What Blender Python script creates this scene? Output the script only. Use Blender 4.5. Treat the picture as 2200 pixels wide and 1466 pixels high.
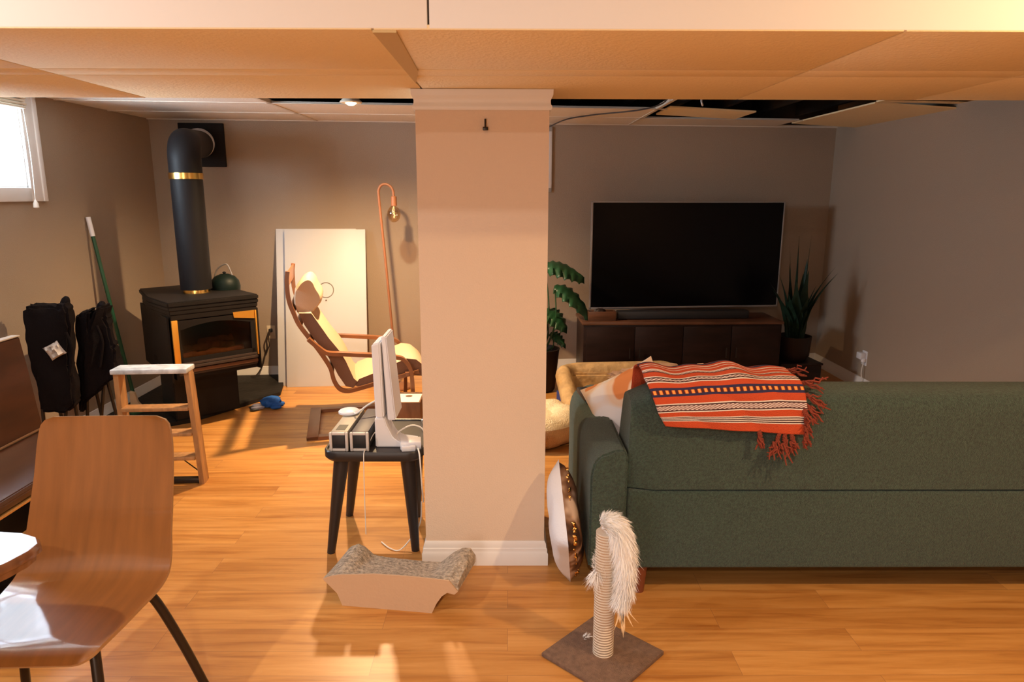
import bpy, bmesh, math, random
from mathutils import Vector, Matrix, noise
for o in list(bpy.data.objects): bpy.data.objects.remove(o)
SC = bpy.context.scene
COL = SC.collection
R = math.radians
rnd = random.Random(7)

# ------------------------------------------------------------------ camera
cam = bpy.data.cameras.new('camera'); camo = bpy.data.objects.new('camera', cam); COL.objects.link(camo)
cam.sensor_width = 36; cam.lens = 36 * 1500 / 2200
cam.clip_start = .05
camo.location = (0, 0, 1.58)
yaw, pitch, roll = R(.35), R(12.03), R(.13)
fw = Vector((math.sin(yaw) * math.cos(pitch), math.cos(yaw) * math.cos(pitch), -math.sin(pitch)))
rt = Vector((math.cos(yaw), -math.sin(yaw), 0)); up = rt.cross(fw)
rt2 = rt * math.cos(roll) + up * math.sin(roll); up2 = up * math.cos(roll) - rt * math.sin(roll)
camo.matrix_world = Matrix.Translation(camo.location) @ Matrix((rt2, up2, -fw)).transposed().to_4x4()
SC.camera = camo
cam.dof.use_dof = True; cam.dof.focus_distance = 3.2; cam.dof.aperture_fstop = 7.0

# ------------------------------------------------------------------ world, exposure
W = bpy.data.worlds.new('daylight'); SC.world = W; W.use_nodes = True
W.node_tree.nodes['Background'].inputs[0].default_value = (.72, .87, 1, 1)
W.node_tree.nodes['Background'].inputs[1].default_value = 7.0
SC.view_settings.view_transform = 'Standard'; SC.view_settings.look = 'None'
SC.view_settings.gamma = 1; SC.view_settings.use_curve_mapping = False
SC.view_settings.exposure = 0.08

WARM = (1, .66, .36)
def lamp(name, kind, loc, energy, color=WARM, size=.1, aim=None, spot=None, blend=.6, sx=None):
    l = bpy.data.lights.new(name, kind); l.energy = energy; l.color = color
    if kind == 'AREA':
        l.shape = 'DISK' if sx is None else 'RECTANGLE'; l.size = size
        if sx is not None: l.size_y = sx
    else:
        l.shadow_soft_size = size
    if kind == 'SPOT': l.spot_size = R(spot or 120); l.spot_blend = blend
    o = bpy.data.objects.new(name, l); COL.objects.link(o); o.location = loc
    if aim is not None: o.rotation_euler = (Vector(aim) - Vector(loc)).to_track_quat('-Z', 'Y').to_euler()
    return o
# daylight just outside the basement window
lamp('window_daylight', 'AREA', (-3.22, 3.62, 1.84), 100, (.72, .86, 1), 1.15, aim=(-1.5, 3.95, 2.0), sx=.5)
# added soft front fill, unseen behind and left of the viewer
lamp('kitchen_fill', 'AREA', (-1.35, -2.52, 1.25), 38, (1, .87, .78), .95, aim=(-1.0, 2.2, 1.0), sx=1.9)
LIGHTS = dict(lounge=330, right=40, left=26, pendant=8)

# ------------------------------------------------------------------ materials
MATS = {}
def mat(name, color, rough=.6, metal=0, bump=0, bscale=60, var=0, vscale=6, coat=0, emit=None, estr=0, spec=None, stretch=None, sheen=0, alpha=None, trans=0):
    if name in MATS: return MATS[name]
    m = bpy.data.materials.new(name); m.use_nodes = True; MATS[name] = m
    nt = m.node_tree; b = nt.nodes['Principled BSDF']; L = nt.links.new
    b.inputs['Base Color'].default_value = (*color, 1); b.inputs['Roughness'].default_value = rough
    b.inputs['Metallic'].default_value = metal
    if coat: b.inputs['Coat Weight'].default_value = coat; b.inputs['Coat Roughness'].default_value = .08
    if spec is not None: b.inputs['Specular IOR Level'].default_value = spec
    if sheen: b.inputs['Sheen Weight'].default_value = sheen
    if trans: b.inputs['Transmission Weight'].default_value = trans
    if emit: b.inputs['Emission Color'].default_value = (*emit, 1); b.inputs['Emission Strength'].default_value = estr
    if bump or var:
        tc = nt.nodes.new('ShaderNodeTexCoord'); mp = nt.nodes.new('ShaderNodeMapping'); L(tc.outputs['Object'], mp.inputs[0])
        if stretch: mp.inputs['Scale'].default_value = stretch
    if var:
        n = nt.nodes.new('ShaderNodeTexNoise'); n.inputs['Scale'].default_value = vscale; n.inputs['Detail'].default_value = 5
        L(mp.outputs[0], n.inputs['Vector'])
        r = nt.nodes.new('ShaderNodeValToRGB'); L(n.outputs['Fac'], r.inputs[0])
        r.color_ramp.elements[0].position = .3; r.color_ramp.elements[1].position = .7
        r.color_ramp.elements[0].color = (*[c * (1 - var) for c in color], 1)
        r.color_ramp.elements[1].color = (*[min(1, c * (1 + var)) for c in color], 1)
        L(r.outputs[0], b.inputs['Base Color'])
    if bump:
        n = nt.nodes.new('ShaderNodeTexNoise'); n.inputs['Scale'].default_value = bscale; n.inputs['Detail'].default_value = 4
        L(mp.outputs[0], n.inputs['Vector'])
        bp = nt.nodes.new('ShaderNodeBump'); bp.inputs['Strength'].default_value = bump; bp.inputs['Distance'].default_value = .01
        L(n.outputs['Fac'], bp.inputs['Height']); L(bp.outputs[0], b.inputs['Normal'])
    return m

def floor_mat():
    m = bpy.data.materials.new('laminate_floor'); m.use_nodes = True
    nt = m.node_tree; N = nt.nodes.new; L = nt.links.new; b = nt.nodes['Principled BSDF']
    tc = N('ShaderNodeTexCoord')
    br = N('ShaderNodeTexBrick'); L(tc.outputs['Object'], br.inputs['Vector'])
    br.inputs['Scale'].default_value = 1; br.inputs['Brick Width'].default_value = 1.25; br.inputs['Row Height'].default_value = .128
    br.inputs['Mortar Size'].default_value = .0008; br.inputs['Mortar Smooth'].default_value = .3; br.inputs['Bias'].default_value = 0
    br.offset = .37; br.inputs['Color1'].default_value = (0, 0, 0, 1); br.inputs['Color2'].default_value = (1, 1, 1, 1); br.inputs['Mortar'].default_value = (.5, .5, .5, 1)
    mp = N('ShaderNodeMapping'); mp.inputs['Scale'].default_value = (1.1, 14, 1); L(tc.outputs['Object'], mp.inputs[0])
    off = N('ShaderNodeVectorMath'); off.operation = 'MULTIPLY_ADD'; L(br.outputs['Color'], off.inputs[0]); off.inputs[1].default_value = (7, 5, 3); L(mp.outputs[0], off.inputs[2])
    n = N('ShaderNodeTexNoise'); n.inputs['Scale'].default_value = 1.6; n.inputs['Detail'].default_value = 7; n.inputs['Roughness'].default_value = .62; n.inputs['Distortion'].default_value = .6
    L(off.outputs[0], n.inputs['Vector'])
    r = N('ShaderNodeValToRGB'); L(n.outputs['Fac'], r.inputs[0])
    e = r.color_ramp.elements
    e[0].position = .3; e[0].color = (.42, .165, .036, 1); e[1].position = .72; e[1].color = (.72, .37, .115, 1)
    x = e.new(.5); x.color = (.61, .285, .072, 1)
    hs = N('ShaderNodeMix'); hs.data_type = 'RGBA'; hs.blend_type = 'MULTIPLY'; hs.inputs[0].default_value = 1
    tint = N('ShaderNodeValToRGB'); L(br.outputs['Color'], tint.inputs[0]); tint.color_ramp.elements[0].color = (.84, .80, .78, 1); tint.color_ramp.elements[1].color = (1, 1, 1, 1)
    L(r.outputs[0], hs.inputs[6]); L(tint.outputs[0], hs.inputs[7])
    mo = N('ShaderNodeMix'); mo.data_type = 'RGBA'; L(br.outputs['Fac'], mo.inputs[0]); L(hs.outputs[2], mo.inputs[6]); mo.inputs[7].default_value = (.30, .14, .055, 1)
    L(mo.outputs[2], b.inputs['Base Color'])
    b.inputs['Roughness'].default_value = .34; b.inputs['Specular IOR Level'].default_value = .45
    bp = N('ShaderNodeBump'); bp.inputs['Strength'].default_value = .12; bp.inputs['Distance'].default_value = .002; L(n.outputs['Fac'], bp.inputs['Height']); L(bp.outputs[0], b.inputs['Normal'])
    return m
FLOOR = floor_mat()
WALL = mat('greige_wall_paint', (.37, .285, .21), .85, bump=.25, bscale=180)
PILLARLIT = mat('pillar_paint_lit', (.74, .59, .46), .8, bump=.2, bscale=180)  # lightened beyond the walls for the kitchen light on the pillar's front
WHITE = mat('white_trim_paint', (.82, .80, .78), .45)
TILE = mat('ceiling_tile', (.94, .76, .46), .9, bump=.3, bscale=90)  # orange bounce from the floor is mixed into the white boards' colour
TILE2 = mat('far_ceiling_tile', (.84, .77, .68), .9, bump=.3, bscale=90)
TBAR = mat('ceiling_grid_bar', (.70, .62, .52), .6)
GAP = mat('tile_joint', (.16, .10, .06), .9)
BOARD = mat('beam_face_board', (.88, .86, .83), .6)
YELLOWSTRIP = mat('beam_batten', (.62, .46, .22), .7)
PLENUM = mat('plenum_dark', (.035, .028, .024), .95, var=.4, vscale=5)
BLACK = mat('black_metal', (.013, .011, .010), .5, var=.2, vscale=4, spec=.22)
PIPE = mat('stove_pipe_black', (.010, .009, .010), .55, spec=.2)
BRASS = mat('brass', (.95, .62, .18), .22, 1)
GOLD = mat('gold_trim', (.95, .50, .08), .45, .85)
HEARTH = mat('hearth_slate', (.018, .016, .014), .6, spec=.2, bump=.4, bscale=30, var=.3)
GREEN = mat('sofa_green', (.038, .078, .056), .92, bump=1, bscale=300, var=.45, vscale=120, sheen=.2)
DKWOOD = mat('dark_brown_wood', (.11, .045, .022), .35, var=.35, vscale=5, stretch=(1, 1, 9))
CABW = mat('cabinet_wood', (.020, .010, .008), .4, spec=.2, var=.3, vscale=4, stretch=(1, 6, 6))
BENT = mat('bentwood', (.25, .095, .036), .35, var=.2, vscale=6)
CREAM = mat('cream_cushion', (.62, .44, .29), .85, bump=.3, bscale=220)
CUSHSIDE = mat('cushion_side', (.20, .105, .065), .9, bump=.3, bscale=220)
PLY = mat('ply_shell', (.245, .088, .018), .5, spec=.25, var=.13, vscale=4, stretch=(9, 1, 1), coat=1)
PLYEDGE = mat('ply_edge', (.42, .24, .11), .4)
STEEL = mat('dark_steel', (.05, .042, .036), .35, .8)
TABLEW = mat('table_wood', (.19, .08, .035), .25, var=.25, vscale=4, stretch=(1, 8, 1), coat=.9)
BLKWOOD = mat('black_wood', (.022, .018, .018), .4)
PLASTW = mat('white_plastic', (.80, .80, .84), .35)
PLASTB = mat('black_plastic', (.015, .015, .017), .5)
BEIGEP = mat('beige_plastic', (.42, .36, .27), .5)
CARD = mat('cardboard', (.60, .40, .25), .85, bump=.15, bscale=60)
CORR = mat('corrugated', (.46, .38, .29), .95, bump=1, bscale=120, var=.45, vscale=70)
SISAL = mat('sisal_rope', (.72, .60, .47), .95)
CARPET = mat('brown_carpet', (.23, .135, .088), 1, bump=.8, bscale=300, var=.2, vscale=50)
FUR = mat('cream_fur', (.92, .90, .88), .8)
FEATHER = mat('feather', (.86, .62, .36), .7)
DENIM = mat('alu_paint_stained', (.60, .64, .68), .45, .1, var=.3, vscale=22)
LADW = mat('ladder_wood', (.42, .22, .09), .55, var=.25, vscale=8, stretch=(5, 5, 1))
GREENM = mat('green_pole', (.012, .075, .035), .35)
BLKFAB = mat('black_fabric', (.009, .007, .008), .95, bump=.3, bscale=160, spec=.08)
SCREEN = mat('tv_screen', (.004, .0035, .004), .22, spec=.15)
SILVER = mat('silver_frame', (.45, .43, .42), .35, .7)
LEAF = mat('leaf_green', (.02, .085, .035), .4, var=.35, vscale=9)
LEAFD = mat('snake_leaf', (.009, .026, .015), .55, spec=.25, var=.5, vscale=14)
POT = mat('dark_pot', (.022, .013, .011), .5, spec=.25)
SOIL = mat('soil', (.03, .02, .013), 1)
BEDF = mat('tan_quilt', (.50, .32, .14), .95, bump=1, bscale=22, var=.25, vscale=14)
PLUSH = mat('cream_plush', (.80, .66, .42), 1, bump=1, bscale=120, var=.1, vscale=25)
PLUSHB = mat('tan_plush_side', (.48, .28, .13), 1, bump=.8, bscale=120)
BLUE = mat('blue_glove', (.008, .10, .42), .7, bump=.4, bscale=80)
BLUEB = mat('blue_band', (.02, .06, .35), .6)
WHITEF = mat('white_fabric', (.74, .74, .78), .85, bump=.2, bscale=120)
COPPER = mat('copper_lamp', (.30, .12, .055), .45)
DKSTEELM = mat('teal_plastic', (.01, .12, .16), .5)
CORD_W = mat('white_cord', (.80, .76, .70), .5)
CORD_B = mat('black_cord', (.03, .02, .016), .5)
RED = mat('throw_red', (.56, .075, .022), .95, bump=.5, bscale=260)
THW = mat('throw_white', (.80, .72, .66), .95, bump=.5, bscale=260)
THD = mat('throw_dark', (.05, .018, .02), .95)
THN = mat('throw_navy', (.025, .022, .075), .95)
TASS = mat('tassel_rust', (.23, .042, .022), .95)

def glass_mat(name, tint=(1, 1, 1), gloss=.12, rough=.02):
    m = bpy.data.materials.new(name); m.use_nodes = True; nt = m.node_tree
    for n in list(nt.nodes): nt.nodes.remove(n)
    o = nt.nodes.new('ShaderNodeOutputMaterial'); a = nt.nodes.new('ShaderNodeBsdfTransparent'); g = nt.nodes.new('ShaderNodeBsdfGlossy'); x = nt.nodes.new('ShaderNodeMixShader')
    a.inputs[0].default_value = (*tint, 1); g.inputs['Roughness'].default_value = rough; x.inputs[0].default_value = gloss
    nt.links.new(a.outputs[0], x.inputs[1]); nt.links.new(g.outputs[0], x.inputs[2]); nt.links.new(x.outputs[0], o.inputs[0])
    return m
GLASS = glass_mat('window_glass', gloss=.06)
STOVEGLASS = glass_mat('smoked_stove_glass', (.55, .45, .38), .05, .12)
BULBGLASS = glass_mat('amber_bulb_glass', (.92, .78, .6), .16)

def diamond_mat():
    m = bpy.data.materials.new('throw_diamonds'); m.use_nodes = True; nt = m.node_tree; b = nt.nodes['Principled BSDF']; L = nt.links.new
    uv = nt.nodes.new('ShaderNodeUVMap'); w = nt.nodes.new('ShaderNodeTexWave'); mp = nt.nodes.new('ShaderNodeMapping')
    mp.inputs['Scale'].default_value = (1, 0, 0)
    L(uv.outputs[0], mp.inputs[0]); L(mp.outputs[0], w.inputs[0]); w.inputs['Scale'].default_value = 13.6
    r = nt.nodes.new('ShaderNodeValToRGB'); r.color_ramp.interpolation = 'LINEAR'
    e = r.color_ramp.elements; e[0].position = .3; e[0].color = (.06, .015, .015, 1); e[1].position = .85; e[1].color = (.85, .36, .08, 1)
    x = e.new(.55); x.color = (.62, .09, .02, 1)
    L(w.outputs['Fac'], r.inputs[0]); L(r.outputs[0], b.inputs['Base Color']); b.inputs['Roughness'].default_value = .95
    return m
def woven_mat():
    m = bpy.data.materials.new('throw_woven'); m.use_nodes = True; nt = m.node_tree; b = nt.nodes['Principled BSDF']; L = nt.links.new
    uv = nt.nodes.new('ShaderNodeUVMap'); c = nt.nodes.new('ShaderNodeTexChecker'); mp = nt.nodes.new('ShaderNodeMapping')
    mp.inputs['Scale'].default_value = (120, 300, 1); c.inputs['Scale'].default_value = 1
    L(uv.outputs[0], mp.inputs[0]); L(mp.outputs[0], c.inputs[0]); c.inputs['Color1'].default_value = (.74, .62, .58, 1); c.inputs['Color2'].default_value = (.22, .12, .12, 1)
    L(c.outputs[0], b.inputs['Base Color']); b.inputs['Roughness'].default_value = .95
    return m
def sisal_bump(m):
    nt = m.node_tree; b = nt.nodes['Principled BSDF']; L = nt.links.new
    tc = nt.nodes.new('ShaderNodeTexCoord'); w = nt.nodes.new('ShaderNodeTexWave'); w.bands_direction = 'Z'; w.inputs['Scale'].default_value = 32; w.inputs['Distortion'].default_value = .6
    L(tc.outputs['Object'], w.inputs[0]); bp = nt.nodes.new('ShaderNodeBump'); bp.inputs['Strength'].default_value = .8; bp.inputs['Distance'].default_value = .004
    L(w.outputs['Fac'], bp.inputs['Height']); L(bp.outputs[0], b.inputs['Normal'])
sisal_bump(SISAL)

# ------------------------------------------------------------------ mesh helpers
def BM(): return bmesh.new()
def obj(name, bm, m, parent=None, loc=(0, 0, 0), rot=(0, 0, 0), smooth=40):
    me = bpy.data.meshes.new(name)
    bmesh.ops.recalc_face_normals(bm, faces=bm.faces[:])
    for f in bm.faces: f.smooth = True
    bm.to_mesh(me); bm.free()
    me.set_sharp_from_angle(angle=R(smooth))
    for x in (m if isinstance(m, (list, tuple)) else [m]): me.materials.append(x)
    o = bpy.data.objects.new(name, me); COL.objects.link(o)
    if parent is not None: o.parent = parent
    o.location = loc; o.rotation_euler = rot
    return o
def tag(o, label, cat, group=None, kind=None):
    if label: o['label'] = label
    if cat: o['category'] = cat
    if group: o['group'] = group
    if kind: o['kind'] = kind
    return o
def thing(name, label, cat, loc=(0, 0, 0), rotz=0, group=None):
    o = bpy.data.objects.new(name, None); COL.objects.link(o); o.empty_display_size = .05
    o.location = loc; o.rotation_euler = (0, 0, R(rotz)); return tag(o, label, cat, group)
def struct(name, bm, m, **k): return tag(obj(name, bm, m, **k), None, None, kind='structure')
def merge(bm, t, M=None):
    me = bpy.data.meshes.new('_'); t.to_mesh(me); t.free()
    if M is not None: me.transform(M)
    bm.from_mesh(me); bpy.data.meshes.remove(me)
def box(bm, x0, x1, y0, y1, z0, z1, bev=0, seg=2, M=None):
    t = BM(); bmesh.ops.create_cube(t, size=1)
    for v in t.verts: v.co = Vector((x0 + (v.co.x + .5) * (x1 - x0), y0 + (v.co.y + .5) * (y1 - y0), z0 + (v.co.z + .5) * (z1 - z0)))
    if bev: bmesh.ops.bevel(t, geom=t.edges[:], offset=min(bev, .49 * min(abs(x1 - x0), abs(y1 - y0), abs(z1 - z0))), segments=seg, affect='EDGES', profile=.5, clamp_overlap=True)
    merge(bm, t, M); return bm
def bxo(*a, **k): return box(BM(), *a, **k)
def smoothpath(pts, n=6):
    P = [Vector(p) for p in pts]; out = []
    for i in range(len(P) - 1):
        a, b, c, d = P[max(i - 1, 0)], P[i], P[i + 1], P[min(i + 2, len(P) - 1)]
        for j in range(n):
            t = j / n
            out.append(.5 * ((2 * b) + (c - a) * t + (2 * a - 5 * b + 4 * c - d) * t * t + (3 * b - a - 3 * c + d) * t ** 3))
    out.append(P[-1]); return out
def tube(bm, pts, r, seg=10, cap=True):
    P = [Vector(p) for p in pts]; n = len(P); rr = r if isinstance(r, (list, tuple)) else [r] * n
    rings = []; ref = None
    for i, p in enumerate(P):
        t = (P[min(i + 1, n - 1)] - P[max(i - 1, 0)]).normalized()
        if ref is None:
            ref = Vector((0, 0, 1)) if abs(t.z) < .9 else Vector((1, 0, 0))
        a = (ref - t * ref.dot(t)).normalized(); ref = a; b = t.cross(a)
        rings.append([bm.verts.new(p + (a * math.cos(2 * math.pi * k / seg) + b * math.sin(2 * math.pi * k / seg)) * rr[i]) for k in range(seg)])
    for i in range(n - 1):
        for k in range(seg):
            bm.faces.new((rings[i][k], rings[i][(k + 1) % seg], rings[i + 1][(k + 1) % seg], rings[i + 1][k]))
    if cap: bm.faces.new(rings[0][::-1]); bm.faces.new(rings[-1])
    return bm
def lathe(bm, prof, c=(0, 0, 0), seg=28, M=None):
    t = BM(); rings = []
    for r, z in prof:
        rings.append([t.verts.new((max(r, 1e-4) * math.cos(2 * math.pi * k / seg), max(r, 1e-4) * math.sin(2 * math.pi * k / seg), z)) for k in range(seg)])
    for i in range(len(rings) - 1):
        for k in range(seg): t.faces.new((rings[i][k], rings[i][(k + 1) % seg], rings[i + 1][(k + 1) % seg], rings[i + 1][k]))
    t.faces.new(rings[0][::-1]); t.faces.new(rings[-1])
    T = Matrix.Translation(Vector(c)); merge(bm, t, T @ M if M else T); return bm
def prism(bm, poly, lo, hi, axis='z', M=None, bev=0):
    """poly in the two other axes, in order: z->(x,y), y->(x,z), x->(y,z)"""
    t = BM()
    f = {'z': lambda a, b, h: (a, b, h), 'y': lambda a, b, h: (a, h, b), 'x': lambda a, b, h: (h, a, b)}[axis]
    A = [t.verts.new(f(a, b, lo)) for a, b in poly]; B = [t.verts.new(f(a, b, hi)) for a, b in poly]
    n = len(poly)
    t.faces.new(A); t.faces.new(B[::-1])
    for i in range(n): t.faces.new((A[i], B[i], B[(i + 1) % n], A[(i + 1) % n]))
    if bev: bmesh.ops.recalc_face_normals(t, faces=t.faces[:]); bmesh.ops.bevel(t, geom=t.edges[:], offset=bev, segments=2, affect='EDGES')
    merge(bm, t, M); return bm
def strip(bm, path, y0, y1, th):
    """bent flat strip: path of (x,z), width y0..y1, thickness th"""
    P = [Vector((p[0], 0, p[1])) for p in path]; n = len(P); rings = []
    for i, p in enumerate(P):
        t = (P[min(i + 1, n - 1)] - P[max(i - 1, 0)]).normalized(); nn = Vector((-t.z, 0, t.x)) * th / 2
        rings.append([bm.verts.new((q.x, y, q.z)) for q, y in ((p + nn, y0), (p + nn, y1), (p - nn, y1), (p - nn, y0))])
    for i in range(n - 1):
        for k in range(4): bm.faces.new((rings[i][k], rings[i][(k + 1) % 4], rings[i + 1][(k + 1) % 4], rings[i + 1][k]))
    bm.faces.new(rings[0][::-1]); bm.faces.new(rings[-1]); return bm
def p2(pts, n=5): return [(v.x, v.z) for v in smoothpath([(a, 0, b) for a, b in pts], n)]
def pillow(bm, sx, sy, th, n=14, M=None, puff=.5, seed=0, wr=.004):
    t = BM(); g = {}
    for s in (1, -1):
        for i in range(n + 1):
            for j in range(n + 1):
                u = -1 + 2 * i / n; v = -1 + 2 * j / n
                e = max(0, (1 - u ** 4)) ** puff * max(0, (1 - v ** 4)) ** puff
                if s == -1 and e < 1e-6: g[(s, i, j)] = g[(1, i, j)]; continue
                pin = 1 - .07 * (1 - abs(u) ** 2) * abs(v) ** 3 - 0
                pin2 = 1 - .07 * (1 - abs(v) ** 2) * abs(u) ** 3
                w = noise.noise(Vector((u * 2.2 + seed, v * 2.2, s * 3))) * wr * 3
                g[(s, i, j)] = t.verts.new((u * sx / 2 * pin2, v * sy / 2 * pin, s * (e * th / 2 + w * e)))
        for i in range(n):
            for j in range(n):
                q = [g[(s, i, j)], g[(s, i + 1, j)], g[(s, i + 1, j + 1)], g[(s, i, j + 1)]]
                try:
                    f = t.faces.new(q if s == 1 else q[::-1]); f.material_index = 0 if s == 1 else 1
                except ValueError: pass
    merge(bm, t, M); return bm
def blob(bm, c, rad, sub=3, amp=.15, fr=2.5, seed=0, M=None):
    t = BM(); bmesh.ops.create_icosphere(t, subdivisions=sub, radius=1)
    for v in t.verts:
        d = 1 + amp * noise.noise(v.co * fr + Vector((seed, seed * 2, 0)))
        v.co = Vector((v.co.x * rad[0], v.co.y * rad[1], v.co.z * rad[2])) * d
    T = Matrix.Translation(Vector(c)); merge(bm, t, T @ M if M else T); return bm
def cord(bm, pts, r=.003, n=6, seg=6): return tube(bm, smoothpath(pts, n), r, seg)

# ------------------------------------------------------------------ room shell
LW, RW, H, BZ, FRONT = -2.855, 2.9, 2.145, 1.96, -2.6
def bwy(x): return 6.10 + .105 * x
BY1, BY2, TOPZ = 1.79, 3.05, 2.46
struct('floor', bxo(LW - .2, RW + .2, FRONT - .2, 6.9, -.12, 0), FLOOR)
# left wall with the basement window opening
wy0, wy1, wz0, wz1 = 3.02, 4.27, 1.60, 2.085
b = BM()
box(b, LW - .22, LW, FRONT - .2, wy0, 0, TOPZ); box(b, LW - .22, LW, wy1, 6.6, 0, TOPZ)
box(b, LW - .22, LW, wy0, wy1, 0, wz0); box(b, LW - .22, LW, wy0, wy1, wz1, TOPZ)
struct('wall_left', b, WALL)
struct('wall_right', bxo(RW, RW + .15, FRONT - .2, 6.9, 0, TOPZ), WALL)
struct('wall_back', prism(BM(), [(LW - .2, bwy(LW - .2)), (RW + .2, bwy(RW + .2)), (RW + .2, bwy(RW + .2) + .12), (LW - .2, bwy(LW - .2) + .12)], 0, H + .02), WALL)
struct('wall_upper', prism(BM(), [(LW - .2, bwy(LW - .2) + .01), (RW + .2, bwy(RW + .2) + .01), (RW + .2, bwy(RW + .2) + .12), (LW - .2, bwy(LW - .2) + .12)], H + .02, TOPZ), PLENUM)
struct('wall_front', bxo(LW - .2, RW + .2, FRONT - .15, FRONT, 0, TOPZ), WALL)
# kitchen side ceiling
struct('ceiling', bxo(LW - .2, RW + .2, FRONT - .15, BY1 + .02, 2.42, 2.5), BOARD)
# deck and joists above the hung ceiling
b = bxo(LW - .2, RW + .2, BY2 - .05, 6.9, 2.44, 2.5)
for i in range(15): x = LW + .1 + i * .405; box(b, x, x + .04, BY2, bwy(x), 2.24, 2.44)
struct('ceiling_deck', b, PLENUM)

# beam box: face boards, underside boards, seams
SX = -.191
b = BM()
box(b, LW, SX - .0025, BY1, BY1 + .016, BZ + .003, 2.42, .002); box(b, SX + .0025, RW, BY1, BY1 + .016, BZ + .003, 2.42, .002)
struct('beam', b, BOARD)
b = BM()
ux = [LW, -1.50, -.325, .955, 1.69, RW]
for i in range(5):
    for y0, y1 in ((BY1, 2.345), (2.351, 2.468), (2.474, BY2)):
        g = .003
        a0, a1 = ux[i] + g, ux[i + 1] - g
        if i == 1 and y1 < 2.4: a1 = -.328
        box(b, a0, a1, y0 + .001, y1, BZ, BZ + .012, .0015)
struct('beam_panel', b, TILE)
struct('beam_core', bxo(LW, RW, BY1 + .02, BY2 - .002, BZ + .012, 2.42), GAP)
struct('beam_trim', prism(BM(), [(-.325, BY1 + .003), (-.268, BY1 + .003), (-.285, 2.345), (-.325, 2.60)], BZ - .006, BZ), YELLOWSTRIP)
struct('beam_trim_back', bxo(LW, RW, BY2, BY2 + .012, BZ + .002, 2.42), TBAR)

# hung ceiling panels, grid runs parallel to the back wall
cx_ = [LW, -1.55, -.27, 1.03, 2.32, RW]
def rowy(k, x): return [4.30, 4.93, 5.53, 6.10][k] + .105 * x
def cpanel(bm, x0, x1, k, z=H, tilt=0):
    e = .006; pts = [(x0 + e, rowy(k, x0) + e), (x1 - e, rowy(k, x1) + e), (x1 - e, rowy(k + 1, x1) - e), (x0 + e, rowy(k + 1, x0) - e)]
    t = BM(); A = [t.verts.new((x, y, z)) for x, y in pts]; B = [t.verts.new((x, y, z + .012)) for x, y in pts]
    t.faces.new(A[::-1]); t.faces.new(B)
    for i in range(4): t.faces.new((A[i], A[(i + 1) % 4], B[(i + 1) % 4], B[i]))
    merge(bm, t)
b = BM()
for i in range(5):   # nearest row, hidden above the beam edge
    x0, x1 = cx_[i], cx_[i + 1]; e = .006
    prism(b, [(x0 + e, BY2 + .02), (x1 - e, BY2 + .02), (x1 - e, rowy(0, x1) - e), (x0 + e, rowy(0, x0) - e)], H, H + .012)
cpanel(b, cx_[0], cx_[1], 0)
for i in (0, 1, 2): cpanel(b, cx_[i], cx_[i + 1], 1)
for i in (0, 1, 2, 3): cpanel(b, cx_[i], cx_[i + 1], 2)
struct('ceiling_panel', b, TILE2)
# the sagging panels
def sag(x0, x1, ya, yb, dz0, dz1, drop=0):
    n = 10; t = BM(); V = {}
    for i in range(n + 1):
        for j in range(5):
            x = x0 + (x1 - x0) * i / n; y = ya + (yb - ya) * j / 4 + .105 * x
            s = dz0 + (dz1 - dz0) * i / n - drop * math.sin(math.pi * i / n)
            for s2 in (0, 1): V[(i, j, s2)] = t.verts.new((x, y, H + s + .01 * s2))
    for i in range(n):
        for j in range(4):
            t.faces.new([V[(i, j, 0)], V[(i, j + 1, 0)], V[(i + 1, j + 1, 0)], V[(i + 1, j, 0)]]); t.faces.new([V[(i, j, 1)], V[(i + 1, j, 1)], V[(i + 1, j + 1, 1)], V[(i, j + 1, 1)]])
    for i in range(n):
        for j in (0, 4): t.faces.new([V[(i, j, 0)], V[(i + 1, j, 0)], V[(i + 1, j, 1)], V[(i, j, 1)]])
    for j in range(4):
        for i in (0, n): t.faces.new([V[(i, j, 0)], V[(i, j + 1, 0)], V[(i, j + 1, 1)], V[(i, j, 1)]])
    return t
tag(obj('ceiling_tile', sag(1.12, 1.74, 4.93, 5.40, .012, -.012), TILE), 'slipped tan ceiling tile between two dark openings above the television', 'ceiling tile')
b = sag(2.34, RW, 3.1 - .3, 4.4, 0, .0); struct('ceiling_board', b, TILE)
b = sag(2.34, RW, 4.41, 5.75, -.005, -.03, .0); struct('ceiling_board_sagging', b, TILE)
# grid bars
b = BM()
for x in cx_[1:3] + [1.03]: box(b, x - .012, x + .012, 4.3, bwy(x), H - .004, H + .02)
for k, xa, xb in ((1, LW, 1.10), (2, LW, 2.34)):
    prism(b, [(xa, rowy(k, xa) - .011), (xb, rowy(k, xb) - .011), (xb, rowy(k, xb) + .011), (xa, rowy(k, xa) + .011)], H - .004, H + .001)
prism(b, [(LW, bwy(LW) - .03), (RW, bwy(RW) - .03), (RW, bwy(RW)), (LW, bwy(LW))], H - .006, H + .012)
struct('ceiling_frame', b, TBAR)
tag(obj('ceiling_cable', cord(BM(), [(1.02, 4.55, 2.20), (.98, 4.62, 2.135), (.9, 4.9, 2.125), (.72, 5.15, 2.128), (.62, 5.3, 2.132), (.45, 5.6, 2.13), (.34, 6.0, 2.11)], .005), CORD_B), 'brown cable sagging below the hung ceiling right of the pillar', 'cable')
tag(obj('ceiling_hook', cord(BM(), [(1.22, 4.62, 2.3), (1.22, 4.62, 2.16), (1.22, 4.60, 2.13), (1.23, 4.62, 2.12)], .006), CORD_W), 'small white fitting dangling in the dark ceiling opening', 'hook')

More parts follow.
